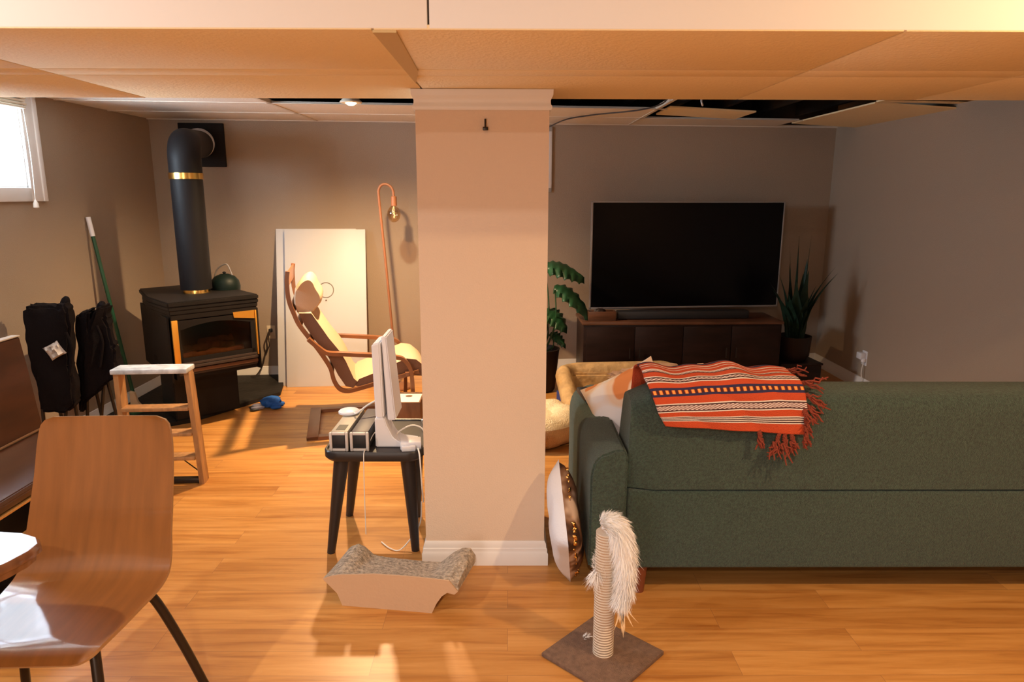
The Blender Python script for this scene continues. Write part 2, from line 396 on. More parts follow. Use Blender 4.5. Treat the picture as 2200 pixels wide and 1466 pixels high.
# baseboards
bprof = [(0, 0), (.016, 0), (.016, .06), (.012, .066), (.012, .076), (.008, .085), (.006, .10), (0, .103)]
def baseboard(name, a, b_, side=1, h=1.0):
    a = Vector((*a, 0)); b_ = Vector((*b_, 0)); d = (b_ - a).normalized(); n = Vector((-d.y, d.x, 0)) * side
    bm = BM(); A = [bm.verts.new(a + n * p + Vector((0, 0, z * h))) for p, z in bprof]; B = [bm.verts.new(b_ + n * p + Vector((0, 0, z * h))) for p, z in bprof]
    for i in range(len(bprof)): bm.faces.new((A[i], A[(i + 1) % 8], B[(i + 1) % 8], B[i]))
    bm.faces.new(A[::-1]); bm.faces.new(B); return struct(name, bm, WHITE)
baseboard('baseboard_left', (LW, 1.5), (LW, bwy(LW)), -1)
baseboard('baseboard_back', (LW, bwy(LW)), (RW, bwy(RW)), -1)
baseboard('baseboard_right', (RW, 1.5), (RW, bwy(RW)), 1)

# pillar
PX0, PX1, PY0, PY1 = -.352, .157, 2.768, 3.22
struct('pillar', bxo(PX0, PX1, PY0, PY1, 0, BZ), PILLARLIT)
def ring_mould(name, prof, m):
    bm = BM(); cs = [(PX0, PY0, -1, -1), (PX1, PY0, 1, -1), (PX1, PY1, 1, 1), (PX0, PY1, -1, 1)]
    rings = [[bm.verts.new((x + sx * p, y + sy * p, z)) for x, y, sx, sy in cs] for p, z in prof]
    for i in range(len(rings) - 1):
        for k in range(4): bm.faces.new((rings[i][k], rings[i][(k + 1) % 4], rings[i + 1][(k + 1) % 4], rings[i + 1][k]))
    return struct(name, bm, m)
ring_mould('pillar_trim_base', [(0, 0), (.017, 0), (.017, .055), (.013, .060), (.013, .076), (.009, .08), (.008, .096), (.003, .108), (0, .109)], WHITE)
ring_mould('pillar_trim_top', [(0, 1.884), (.006, 1.884), (.010, 1.892), (.010, 1.898), (.005, 1.905), (.004, 1.92), (.009, 1.93), (.013, 1.938), (.014, 1.9585), (0, 1.9585)], WHITE)
t = thing('wall_hook', 'small dark metal hook screwed high on the front of the pillar', 'hook', (-.086, 2.766, 1.83))
obj('screw', tube(BM(), [(0, 0, .02), (0, -.012, .02), (0, -.014, -.01)], .0035, 8), STEEL, t)
obj('tip', bxo(-.01, .01, -.016, 0, -.02, -.008, .002), STEEL, t)

# window
b = BM()   # casing on the wall
box(b, LW, LW + .018, wy1, wy1 + .135, wz0 - .08, 2.14, .003); box(b, LW, LW + .018, wy0 - .13, wy0, wz0 - .08, 2.14, .003)
box(b, LW, LW + .018, wy0, wy1, wz0 - .08, wz0 - .0, .003); box(b, LW, LW + .018, wy0, wy1, wz1, 2.14, .003)
box(b, LW, LW + .026, wy1 + .10, wy1 + .135, wz0 - .08, 2.14, .003)
struct('window_1', b, WHITE)
b = BM(); x0, x1 = LW - .16, LW - .09
for y0, y1, z0, z1 in ((wy0, wy0 + .06, wz0, wz1), (wy1 - .06, wy1, wz0, wz1), (wy0 + .06, wy1 - .06, wz0, wz0 + .05), (wy0 + .06, wy1 - .06, wz1 - .05, wz1), (3.62, 3.67, wz0 + .05, wz1 - .05)):
    box(b, x0, x1, y0, y1, z0, z1, .004)
box(b, x0 - .02, x0 + .03, wy0 + .05, wy1 - .05, wz0 + .05, wz0 + .075, .003)
struct('window_frame', b, PLASTW)
struct('window_pane', bxo(LW - .14, LW - .136, wy0 + .05, wy1 - .05, wz0 + .04, wz1 - .04), GLASS)
struct('window_surround', box(box(box(box(BM(), LW - .22, LW, wy0, wy0 + .008, wz0, wz1), LW - .22, LW, wy1 - .008, wy1, wz0, wz1), LW - .22, LW, wy0, wy1, wz0, wz0 + .008), LW - .22, LW, wy0, wy1, wz1 - .008, wz1), WHITE)
t = thing('window_blind', 'cream pleated blind gathered at the top of the basement window', 'blind', (LW + .04, 3.64, 2.09))
b = BM()
for k in range(5): box(b, -.018, .02, -.62, .62 + .01 * (k % 2), .03 - .018 * k, .044 - .018 * k, .005)
obj('pleats', b, mat('blind_cream', (.72, .64, .50), .8), t)
obj('head_rail', bxo(-.02, .022, -.63, .63, .045, .05, .002), WHITE, t)
b = cord(BM(), [(.012, .60, .0), (.014, .61, -.3), (.012, .60, -.57)], .0025); obj('cord', b, CORD_W, t)
obj('tassel', lathe(BM(), [(.004, 0), (.014, -.02), (.016, -.045), (.005, -.05)], (.012, .60, -.56)), CORD_W, t)
# white casing on the back wall, mostly behind the pillar
yy = bwy(.3)
b = BM()
M = Matrix.Translation((.36, bwy(.36), 0)) @ Matrix.Rotation(math.atan(.105), 4, 'Z')
for x0, x1, z0, z1 in ((-.03, .012, 1.58, 2.12), (-.62, -.578, 1.58, 2.12), (-.62, .012, 1.58, 1.62), (-.62, .012, 2.08, 2.12)): box(b, x0, x1, -.018, 0, z0, z1, .003, M=M)
struct('window_2', b, WHITE)
struct('window_2_panel', bxo(-.578, -.03, -.008, 0, 1.62, 2.08, M=M), WHITE)

# ------------------------------------------------------------------ lights in their fittings
def downlight(loc, energy, label, group, color=WARM, size=.075, cone=None):
    t = thing('recessed_light', label, 'ceiling light', loc, 0, group)
    obj('trim_ring', lathe(BM(), [(.040, .0), (.066, 0), (.07, .004), (.068, .010), (.045, .03), (.04, .03), (.038, .012)]), mat('light_trim', (.85, .75, .6), .4), t)
    obj('lens', lathe(BM(), [(0, -.016), (.018, -.013), (.032, -.004), (.039, .010), (.039, .016), (0, .016)]), mat('lit_lens', (1, 1, 1), .5, emit=(1, .74, .42), estr=14), t)
    obj('can', lathe(BM(), [(.06, .028), (.055, .10), (.03, .12), (0, .12)]), BLACK, t)
    if cone: lamp('downlight', 'SPOT', (loc[0], loc[1], loc[2] - .020), energy, color, size * .4, aim=(loc[0], loc[1], 0), spot=cone, blend=.8)
    else: lamp('downlight', 'AREA', (loc[0], loc[1], loc[2] - .020), energy, color, size, aim=(loc[0], loc[1], 0))
    return t
downlight((-.992, 4.63, H - .016), LIGHTS['lounge'], 'lit round downlight in the dark ceiling opening left of the pillar', 'x', (1, .67, .36), cone=154)
del bpy.data.objects['recessed_light']['group']
for i, (x, y, e, c) in enumerate([(1.72, 1.02, LIGHTS['right'], (1, .66, .34)), (-1.75, .85, LIGHTS['left'], (1, .93, .86)), (-.1, -.9, 44, (1, .92, .83))]):
    downlight((x, y, 2.414), e, ['lit downlight in the kitchen ceiling right of the beam seam', 'lit downlight above the dining table', 'lit downlight in the kitchen ceiling behind the viewer'][i], 'kitchen downlights', c)
t = thing('pendant_lamp', 'warm pendant lamp hanging in the kitchen behind the viewer', 'lamp', (-2.0, -2.1, 1.75))
obj('shade', lathe(BM(), [(.03, .16), (.06, .14), (.14, .03), (.15, 0), (.147, 0), (.135, .03), (.05, .13), (.03, .14)]), BLACK, t)
obj('bulb', lathe(BM(), [(.0, -.02), (.03, -.005), (.035, .03), (.02, .07), (.0, .075)]), mat('lit_bulb', (1, 1, 1), .5, emit=(1, .7, .4), estr=25), t)
obj('cord', tube(BM(), [(0, 0, .15), (0, 0, .67)], .004, 6), CORD_B, t)
lamp('pendant', 'POINT', (-2.0, -2.1, 1.70), LIGHTS['pendant'], (1, .72, .45), .06)

# door-like frame added around the fill light behind the viewer
b = BM()
for x0, x1, z0, z1 in ((-1.93, -1.85, 0, 2.2), (-.85, -.77, 0, 2.2), (-1.85, -.85, 2.2, 2.28), (-1.85, -.85, .2, .28)): box(b, x0, x1, FRONT, FRONT + .05, z0, z1, .004)
struct('fill_frame', b, WHITE)

# ------------------------------------------------------------------ sofa
t = thing('sofa', 'dark green fabric sofa seen from behind, right of the pillar', 'sofa', (1.4, 2.9, 0))
ox, oy = 1.4, 2.9
def S(x0, x1, y0, y1, z0, z1, bev=.03, seg=4, bm=None): return box(bm or BM(), x0 - ox, x1 - ox, y0 - oy, y1 - oy, z0, z1, bev, seg)
obj('base', S(.462, 2.44, 2.515, 3.42, .12, .452, .016), GREEN, t)
prof = [(2.513, .458), (2.508, .60), (2.502, .74), (2.503, .795), (2.515, .826), (2.545, .846), (2.60, .856), (2.66, .850), (2.71, .83), (2.745, .78), (2.80, .60), (2.83, .458)]
prof = [(v.x, v.z) for v in smoothpath([(a, 0, c) for a, c in prof], 3)]
b = BM(); nn = 20; rings = []
for i in range(nn + 1):
    u = i / nn; e = min(u, 1 - u) * 1.98   # distance to the end
    k = 0 if e > .06 else (1 - math.sqrt(max(0, 1 - (1 - e / .06) ** 2)))
    x = .462 + u * 1.978 + (0.0)
    rings.append([b.verts.new((x - ox + (.02 * max(0, (z - .5)) if i == 0 else 0), y + (2.64 - y) * .22 * k - oy, z + (.458 - z) * .10 * k)) for y, z in prof])
for i in range(nn):
    for j in range(len(prof) - 1): b.faces.new((rings[i][j], rings[i + 1][j], rings[i + 1][j + 1], rings[i][j + 1]))
b.faces.new(rings[0]); b.faces.new(rings[-1][::-1])
obj('backrest', b, GREEN, t)
def arm(x0, x1, sgn):
    poly = [(x0, .13), (x0, .52), (x0 + .012, .57), (x0 + .035, .598), (x0 + .07, .61), (x1 - .05, .622), (x1 - .012, .622), (x1, .60), (x1, .13)]
    bm = BM(); prism(bm, [((a if sgn > 0 else 2.9 - a) - ox, z) for a, z in poly], 2.505 - oy, 3.44 - oy, 'y', bev=.008)
    return bm
obj('armrest', arm(.318, .46, 1), GREEN, t); obj('armrest', arm(.318 + .0, .46, -1), GREEN, t)
for x0, x1 in ((.47, 1.44), (1.45, 2.43)): obj('seat_cushion', S(x0, x1, 2.84, 3.46, .452, .56, .035), GREEN, t)
for x, y in ((.53, 2.56), (2.38, 2.56), (.42, 3.36), (2.40, 3.36)):
    b = BM(); lathe(b, [(.022, 0), (.034, .122)], (x - ox, y - oy, 0)); obj('leg', b, mat('sofa_leg_wood', (.20, .055, .025), .4), t)
# remote on the arm
t = thing('remote_control', 'black remote control lying on the far end of the sofa arm', 'remote control', (.375, 3.22, .620), 8)
obj('body', bxo(-.027, .027, -.085, .085, 0, .028, .007), PLASTB, t)
b = BM()
for i in range(3):
    for j in range(6): lathe(b, [(.005, .0275), (.004, .0305), (0, .0305)], (-.013 + .013 * i, -.05 + .018 * j, 0), 8)
obj('buttons', b, STEEL, t)

# throw over the back
throw = [(2.476, .700), (2.474, .76), (2.472, .81), (2.480, .855), (2.505, .888), (2.555, .905), (2.62, .912), (2.68, .902), (2.735, .872), (2.768, .80), (2.80, .70)]
tp = smoothpath([(0, a, c) for a, c in throw], 14)
acc = [0]
for i in range(1, len(tp)): acc.append(acc[-1] + (tp[i] - tp[i - 1]).length)
stripes = [(.036, 0), (.041, 1), (.0445, 2), (.049, 1), (.0525, 2), (.057, 1), (.0605, 2), (.066, 1), (.092, 0), (.098, 1), (.102, 2), (.115, 5), (.119, 2), (.126, 1), (.150, 0), (.157, 3), (.172, 4), (.179, 3), (.196, 0), (.200, 1), (.203, 2), (.212, 5), (.215, 2), (.220, 1), (.240, 0), (.244, 1), (.247, 2), (.256, 5), (.260, 1), (.28, 0), (.285, 1), (.30, 0), (.31, 1), (.33, 0), (.36, 3), (9, 0)]
b = BM(); uvl = b.loops.layers.uv.new('UVMap'); NU = 70; NV = 150; V = {}
def at_len(s):
    for i in range(1, len(acc)):
        if acc[i] >= s: f = (s - acc[i - 1]) / (acc[i] - acc[i - 1]); return tp[i - 1].lerp(tp[i], f)
    return tp[-1]
TL = acc[-1]
for i in range(NU + 1):
    u = i / NU
    for j in range(NV + 1):
        v = j / NV; s = v * TL * .999
        p = at_len(s)
        xl = .585 - .075 * min(1, s / .22) ; xr = 1.112 - .04 * min(1, max(0, (s - .05)) / .2)
        x = xl + (xr - xl) * u
        lift = .034 * (1 - u) * max(0, 1 - s / .09)                      # hem rises to the left
        wav = .006 * math.sin(u * 9 + s * 14) + .006 * noise.noise(Vector((u * 5, s * 9, 1)))
        ztop = .008 * math.sin(u * 12 + 1) + .006 * math.sin(u * 23)
        w = max(0, min(1, (s - .16) / .1))
        V[(i, j)] = b.verts.new((x, p.y - abs(wav) - .006 * (1 - w), p.z + lift + ztop * w + .010 * math.sin(math.pi * u) * w + .016 * (1 - w) * math.sin(u * 3.0 - .9) * (s / .2)))
for i in range(NU):
    for j in range(NV):
        f = b.faces.new((V[(i, j)], V[(i + 1, j)], V[(i + 1, j + 1)], V[(i, j + 1)])); s = (j + .5) / NV * TL
        f.material_index = next(k for lim, k in stripes if s < lim)
        for lp, (a, c) in zip(f.loops, ((i, j), (i + 1, j), (i + 1, j + 1), (i, j + 1))): lp[uvl].uv = (a / NU * .55, c / NV * TL)
thr = obj('throw_blanket', b, [RED, THW, THD, THN, diamond_mat(), woven_mat()])
sm = thr.modifiers.new('solid', 'SOLIDIFY'); sm.thickness = .008; sm.offset = 1
tag(thr, 'rust red striped throw with tassels draped over the green sofa back', 'blanket')
def tassel(p, d, seed, L=.07):
    q = random.Random(seed); bm = BM(); p = Vector(p); d = Vector(d).normalized()
    for k in range(9):
        pts = [p + Vector((q.uniform(-.004, .004),) * 3)]
        drift = Vector((q.uniform(-1, 1), q.uniform(-1, .3), q.uniform(-1, 1))) * .35
        for i in range(1, 9):
            a = i * 1.9 + k
            pts.append(p + (d + drift * i / 8) * L * i / 8 + Vector((math.cos(a), math.sin(a) * .6, math.sin(a * 1.3))) * .006)
        tube(bm, pts, [.0042] + [.0036] * 7 + [.002], 5)
    return bm
for k, (p, d, L) in enumerate([((1.07, 2.52, .885), (1, -.1, -.02), .09), ((1.07, 2.48, .862), (.9, -.1, -.35), .10), ((1.075, 2.47, .835), (.75, -.1, -.7), .085), ((1.09, 2.455, .80), (.45, -.1, -.9), .07), ((1.10, 2.455, .765), (.25, -.1, -1), .06),
                           ((1.105, 2.455, .71), (.1, -.1, -1), .05), ((.935, 2.462, .715), (.1, -.05, -1), .06), ((1.01, 2.46, .708), (-.25, -.05, -1), .075), ((1.03, 2.46, .708), (.0, -.05, -1), .085), ((1.055, 2.46, .705), (.2, -.05, -1), .065), ((1.06, 2.62, .905), (1, 0, .0), .08)]):
    obj('tassel', tassel(p, d, k, L), TASS, thr)

# pillow in the sofa corner, crumpled blanket
t = thing('throw_pillow', 'white and peach patterned pillow standing in the sofa corner', 'pillow', (.60, 2.93, .565))
def peach():
    m = bpy.data.materials.new('peach_pattern'); m.use_nodes = True; nt = m.node_tree; bs = nt.nodes['Principled BSDF']; L = nt.links.new
    tc = nt.nodes.new('ShaderNodeTexCoord'); v = nt.nodes.new('ShaderNodeTexNoise'); v.inputs['Scale'].default_value = 8; v.inputs['Detail'].default_value = 0; L(tc.outputs['Object'], v.inputs[0])
    sp = nt.nodes.new('ShaderNodeSeparateXYZ'); L(tc.outputs['Object'], sp.inputs[0]); ad = nt.nodes.new('ShaderNodeMath'); ad.operation = 'MULTIPLY_ADD'; L(sp.outputs['Z'], ad.inputs[0]); ad.inputs[1].default_value = .55; L(v.outputs['Fac'], ad.inputs[2])
    r = nt.nodes.new('ShaderNodeValToRGB'); L(ad.outputs[0], r.inputs[0])
    e = r.color_ramp.elements; e[0].position = .52; e[0].color = (.76, .75, .78, 1); e[1].position = .70; e[1].color = (.68, .26, .09, 1); x = e.new(.60); x.color = (.78, .60, .46, 1); x = e.new(.67); x.color = (.80, .62, .48, 1)
    L(r.outputs[0], bs.inputs['Base Color']); bs.inputs['Roughness'].default_value = .9; return m
M = Matrix.Translation((-.06, 0, .08)) @ Matrix.Rotation(R(-28), 4, 'Z') @ Matrix.Rotation(R(72), 4, 'X') @ Matrix.Rotation(R(32), 4, 'Z')
PE = peach()
obj('cover', pillow(BM(), .36, .36, .13, M=M), [PE, WHITEF], t)
b = BM()
blob(b, (0, 0, 0), (.16, .13, .055), 4, .5, 3.2, 3); blob(b, (.13, .02, -.02), (.14, .12, .06), 4, .5, 3.5, 8); blob(b, (-.12, .03, -.02), (.11, .12, .04), 4, .5, 3.5, 5)
t2 = tag(obj('crumpled_blanket', b, mat('blush_blanket', (.55, .38, .28), .95, bump=.7, bscale=60, var=.15, vscale=20), loc=(.70, 3.04, .765)), 'crumpled blush blanket bunched behind the patterned pillow on the sofa', 'blanket')

# ------------------------------------------------------------------ pet beds
def roundrect(w, d, r, n=8):
    out = []
    for cxx, cyy, a0 in ((w / 2 - r, d / 2 - r, 0), (-w / 2 + r, d / 2 - r, 90), (-w / 2 + r, -d / 2 + r, 180), (w / 2 - r, -d / 2 + r, 270)):
        for k in range(n + 1): a = R(a0 + 90 * k / n); out.append((cxx + r * math.cos(a), cyy + r * math.sin(a)))
    return out
t = thing('pet_bed', 'tan quilted pet bed with a raised bolster rim beyond the sofa', 'pet bed', (.83, 4.78, 0), 4)
b = BM(); P = roundrect(.86, .62, .12, 8); P = P + [P[0]]
prism(b, P[:-1], 0, .12)
obj('mattress', b, BEDF, t)
b = BM(); n = len(P) - 1
pts = []
for i in range(n):
    x, y = P[i]; pts.append((x * .95, y * .93, .12 + .125 * max(0, min(1, (y + .10) / .3)) + .02))
pp = [Vector(p) for p in pts]; rings = []
for i in range(n):
    a = pp[i]; tn = (pp[(i + 1) % n] - pp[i - 1]).normalized(); side = tn.cross(Vector((0, 0, 1))).normalized(); upv = side.cross(tn)
    rr = .062 * (1 + .16 * noise.noise(a * 9)); hh = 1.25
    rings.append([b.verts.new(a + side * math.cos(2 * math.pi * k / 12) * rr + upv * math.sin(2 * math.pi * k / 12) * rr * hh) for k in range(12)])
for i in range(n):
    for k in range(12): b.faces.new((rings[i][k], rings[i][(k + 1) % 12], rings[(i + 1) % n][(k + 1) % 12], rings[(i + 1) % n][k]))
obj('bolster', b, BEDF, t)
b = BM(); prism(b, [(x * .99, y * .99) for x, y in P[:-1]], .10, .16); obj('wall_panel', b, BEDF, t)
b = BM(); prism(b, [(x * .95, y) for x, y in ((-.42, .20), (.42, .20), (.42, .30), (-.42, .30))], .10, .28, bev=.02); obj('back_panel', b, BEDF, t)
b = BM(); pillow(b, .62, .42, .12, M=Matrix.Translation((0, -.02, .165))); obj('cushion', b, [PLUSH, PLUSH], t)
b = BM(); strip(b, [(0, .02), (.0, .14)], -.2, .2, .01); obj('side_strap', b, BLUEB, t, loc=(-.445, .05, 0))
t = thing('pet_bed', 'round cream plush pet bed on the floor behind the pillar', 'pet bed', (.165, 4.38, 0))
b = BM(); TR = .215
for (major, minor, m_) in ((TR, .105, None),):
    ring = []
    for i in range(36):
        a = 2 * math.pi * i / 36; rr = minor * (1 + .07 * math.sin(9 * a) + .1 * noise.noise(Vector((math.cos(a) * 3, math.sin(a) * 3, 0))))
        ring.append([b.verts.new(((major + rr * math.cos(p)) * math.cos(a), (major + rr * math.cos(p)) * math.sin(a), .10 + rr * .95 * math.sin(p))) for p in [2 * math.pi * k / 14 for k in range(14)]])
    for i in range(36):
        for k in range(14):
            f = b.faces.new((ring[i][k], ring[(i + 1) % 36][k], ring[(i + 1) % 36][(k + 1) % 14], ring[i][(k + 1) % 14]))
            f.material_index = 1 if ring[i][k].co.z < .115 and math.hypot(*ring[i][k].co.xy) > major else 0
obj('rim', b, [PLUSH, PLUSHB], t)
obj('cushion', lathe(BM(), [(.215, .01), (.215, .10), (.18, .15), (.08, .165), (0, .168)]), PLUSH, t)

# ------------------------------------------------------------------ tv wall
t = thing('tv_cabinet', 'long dark wood media cabinet against the back wall', 'cabinet', (1.375, 5.60, 0), math.degrees(math.atan(.03)))
CW, CD = 1.575, .42
obj('body', bxo(-CW / 2, CW / 2, -CD / 2, CD / 2, .10, .565, .004), CABW, t)
obj('top', bxo(-CW / 2 - .012, CW / 2 + .012, -CD / 2 - .012, CD / 2, .565, .588, .004), DKWOOD, t)
for i in range(4):
    d = obj('door', bxo(-CW / 2 + .02 + i * .384 + .003, -CW / 2 + .02 + (i + 1) * .384 - .003, -CD / 2 - .012, -CD / 2, .12, .55, .003), CABW, t)
    b = BM(); tube(b, [(-CW / 2 + .02 + i * .384 + (.345 if i % 2 == 0 else .04), -CD / 2 - .03, .30), (-CW / 2 + .02 + i * .384 + (.345 if i % 2 == 0 else .04), -CD / 2 - .03, .38)], .005, 8); obj('handle', b, STEEL, d)
for x in (-.72, .72):
    for y in (-.16, .16): obj('leg', lathe(BM(), [(.015, 0), (.022, .10)], (x, y, 0)), CABW, t)
t = thing('television', 'large flat television with a thin silver frame above the media cabinet', 'television', (1.525, 5.99, 0), math.degrees(math.atan(.10)))
TVW, TZ0, TZ1 = 1.675, .605, 1.508
obj('screen', bxo(-TVW / 2 + .012, TVW / 2 - .012, -.033, -.028, TZ0 + .016, TZ1 - .01), SCREEN, t)
b = BM()
for x0, x1, z0, z1 in ((-TVW / 2, -TVW / 2 + .012, TZ0, TZ1), (TVW / 2 - .012, TVW / 2, TZ0, TZ1), (-TVW / 2, TVW / 2, TZ0, TZ0 + .016), (-TVW / 2, TVW / 2, TZ1 - .01, TZ1)): box(b, x0, x1, -.036, -.0, z0, z1, .002)
obj('frame', b, SILVER, t); obj('back_shell', bxo(-TVW / 2 + .012, TVW / 2 - .012, -.027, .012, TZ0 + .016, TZ1 - .01, .004), PLASTB, t)
obj('wall_mount', bxo(-.25, .25, .012, .265, 1.0, 1.3, .005), STEEL, t)
t = thing('soundbar', 'long black soundbar on the media cabinet below the television', 'speaker', (1.40, 5.53, .588), 3)
obj('body', bxo(-.53, .53, -.045, .045, .004, .068, .01), PLASTB, t); obj('end_cap', bxo(.53, .536, -.043, .043, .006, .066, .002), STEEL, t)
obj('foot', bxo(-.45, .45, -.03, .03, 0, .005), BLACK, t)
t = thing('wooden_box', 'small reddish wooden box at the left end of the media cabinet', 'box', (.74, 5.46, .588), 3)
b = bxo(-.11, .11, -.05, -.042, 0, .075, .002); box(b, -.11, .11, .042, .05, 0, .075, .002); box(b, -.11, -.102, -.042, .042, 0, .075); box(b, .102, .11, -.042, .042, 0, .075)
obj('sides', b, DKWOOD, t); obj('bottom', bxo(-.102, .102, -.042, .042, 0, .008), DKWOOD, t)
b = BM(); blob(b, (-.01, 0, .055), (.05, .03, .04), 3, .3, 3, 2); obj('contents', b, POT, t)

# ------------------------------------------------------------------ plants
t = thing('plant_box', 'low dark box holding the snake plant in the right corner', 'box', (2.36, 5.62, 0), 5)
obj('body', bxo(-.17, .17, -.16, .16, 0, .215, .006), CABW, t); obj('lid', bxo(-.178, .178, -.168, .168, .215, .232, .004), CABW, t)
t = thing('snake_plant', 'tall dark snake plant in the right corner beside the television', 'plant', (2.36, 5.62, .232))
obj('pot', lathe(BM(), [(.10, 0), (.125, .04), (.135, .20), (.125, .20), (.118, .17)]), POT, t)
obj('soil', lathe(BM(), [(.118, .15), (.118, .17), (0, .172)]), SOIL, t)
def blade(h, lean, az, w, tw, seed):
    bm = BM(); n = 14; q = random.Random(seed); L_, R_, C_ = [], [], []
    for i in range(n + 1):
        f = i / n; ww = w * (1 - f ** 3) * (.55 + .45 * math.sin(math.pi * min(1, f * 1.1 + .15)))
        cc = Vector((math.cos(az) * lean * f * f, math.sin(az) * lean * f * f, h * f)); a = az + 1.57 + tw * f
        s = Vector((math.cos(a), math.sin(a), 0)) * max(ww, .001); nrm = Vector((-math.sin(a), math.cos(a), 0)) * ww * .28
        L_.append(bm.verts.new(cc - s)); R_.append(bm.verts.new(cc + s)); C_.append((bm.verts.new(cc + nrm + Vector((0, 0, .0))), bm.verts.new(cc + nrm * 1.35)))
    for i in range(n):
        bm.faces.new((L_[i], C_[i][0], C_[i + 1][0], L_[i + 1])); bm.faces.new((C_[i][0], R_[i], R_[i + 1], C_[i + 1][0]))
        bm.faces.new((L_[i + 1], C_[i + 1][1], C_[i][1], L_[i])); bm.faces.new((C_[i + 1][1], R_[i + 1], R_[i], C_[i][1]))
    return bm
q = random.Random(3)
spec = [(.86, .02, 0, .022), (.84, .05, 1.5, .016), (.80, .06, 3.0, .018), (.62, .06, 2.2, .04), (.66, .03, .5, .045), (.58, .06, 5, .045), (.60, .30, .1, .035), (.56, .27, -.4, .04), (.55, .16, 3.3, .035), (.48, .22, 2.9, .04), (.42, .24, 3.5, .035), (.50, .12, 4.2, .05), (.46, .10, 5.6, .05), (.45, .18, -.8, .05), (.55, .02, 4.7, .05), (.40, .15, 3.9, .05), (.38, .12, 4.9, .05)]
for k, (h, le, az, w) in enumerate(spec):
    b = blade(h, le * .85, az, w * (1.35 if w > .03 else 1), q.uniform(-.6, .6), k); bmesh.ops.translate(b, verts=b.verts[:], vec=(math.cos(az) * .05, math.sin(az) * .05, .165)); obj('leaf', b, LEAFD, t, smooth=70)

t = thing('monstera_plant', 'green split-leaf plant in a dark pot beside the pillar', 'plant', (.27, 5.50, 0))
obj('pot', lathe(BM(), [(.10, 0), (.115, .02), (.145, .33), (.150, .35), (.138, .35), (.13, .31)]), POT, t)
obj('soil', lathe(BM(), [(.128, .29), (.128, .31), (0, .313)]), SOIL, t)
def mleaf(L, W, droop, M):
    bm = BM(); n = 22; m_ = 8; V = {}
    for i in range(n + 1):
        f = i / n
        hw = W / 2 * (math.sin(math.pi * min(1, f * .93 + .07)) ** .55) * (1 - .25 * f)
        for j in range(-m_, m_ + 1):
            g = j / m_; notch = 1 - (.30 if (i % 4 == 2) else 0) * (abs(g) > .6)
            y = g * hw * notch; x = f * L - abs(g) * .02 * L
            z = -droop * f * f * L - .22 * abs(g) ** 2 * W + .012 * math.sin(i * 1.6) * abs(g)
            V[(i, j)] = bm.verts.new((x, y, z))
    for i in range(n):
        for j in range(-m_, m_):
            bm.faces.new((V[(i, j)], V[(i + 1, j)], V[(i + 1, j + 1)], V[(i, j + 1)]))
    me = BM(); merge(me, bm, M); return me
def stalk(a, mid, b_): return tube(BM(), smoothpath([a, mid, b_], 8), [.008] * 9 + [.005] * 8, 6)
for (base, tip, az, tilt, L, Wd, dr) in [((0, 0, .31), (.02, .05, 1.03), -6, 8, .30, .24, .55), ((.02, 0, .31), (.10, -.02, .86), -20, 4, .27, .20, 1.1), ((-.02, 0, .31), (.03, .04, .66), -30, 0, .17, .20, .9),
                                         ((0, .02, .31), (-.12, .08, 1.00), 150, 10, .30, .26, .6), ((0, -.02, .31), (-.10, -.06, .72), 200, 5, .26, .22, .8), ((.02, .02, .31), (.08, .05, .47), -40, 0, .12, .10, .9)]:
    a, b_ = Vector(base), Vector(tip); mid = (a + b_) / 2 + Vector((.05, 0, -.03))
    lf = obj('leaf', mleaf(L, Wd, dr, Matrix.Translation(b_) @ Matrix.Rotation(R(az), 4, 'Z') @ Matrix.Rotation(R(-tilt), 4, 'Y') @ Matrix.Rotation(R(18), 4, 'X') @ Matrix.Diagonal((1, 1.4, 1, 1))), LEAF, t, smooth=70)
    s = lf.modifiers.new('s', 'SOLIDIFY'); s.thickness = .002
    obj('stalk', stalk(a, mid, b_), LEAF, lf)

# right outlet
t = thing('wall_outlet', 'white outlet with plugged-in adapter low on the right wall', 'outlet', (RW, 5.50, .27))
obj('plate', bxo(-.006, 0, -.04, .04, -.06, .06, .003), PLASTW, t); a = obj('adapter', bxo(-.05, -.006, -.03, .05, -.01, .045, .008), PLASTW, t)
obj('plug', lathe(BM(), [(.0, 0), (.02, .003), (.02, .03), (0, .034)], (-.02, -.02, -.03)), PLASTW, t)
obj('cord', cord(BM(), [(-.02, -.02, -.03), (-.03, -.025, -.12), (-.02, -.03, -.2), (-.04, .0, -.262)], .004), CORD_W, t)

# ------------------------------------------------------------------ stove corner
hp = [(-2.855, bwy(-2.855)), (-2.855, 4.55), (-2.50, 4.35 + .12), (-2.247, 4.72), (-1.80, 5.30), (-1.93, bwy(-1.93))]
hp = [(LW + .001, bwy(LW) - .001), (LW + .001, 4.52), (-2.42, 4.50), (-2.21, 4.66), (-1.80, 5.33), (-1.93, bwy(-1.93) - .001)]
tag(obj('hearth_pad', prism(BM(), hp, 0, .03, bev=.003), HEARTH), 'dark slate hearth pad in the left corner under the stove', 'hearth')
ang = math.degrees(math.atan2(.69, .72))
t = thing('gas_stove', 'black freestanding gas fireplace stove with gold-edged glass in the left corner', 'stove', (-1.936, 4.58, .03), ang)
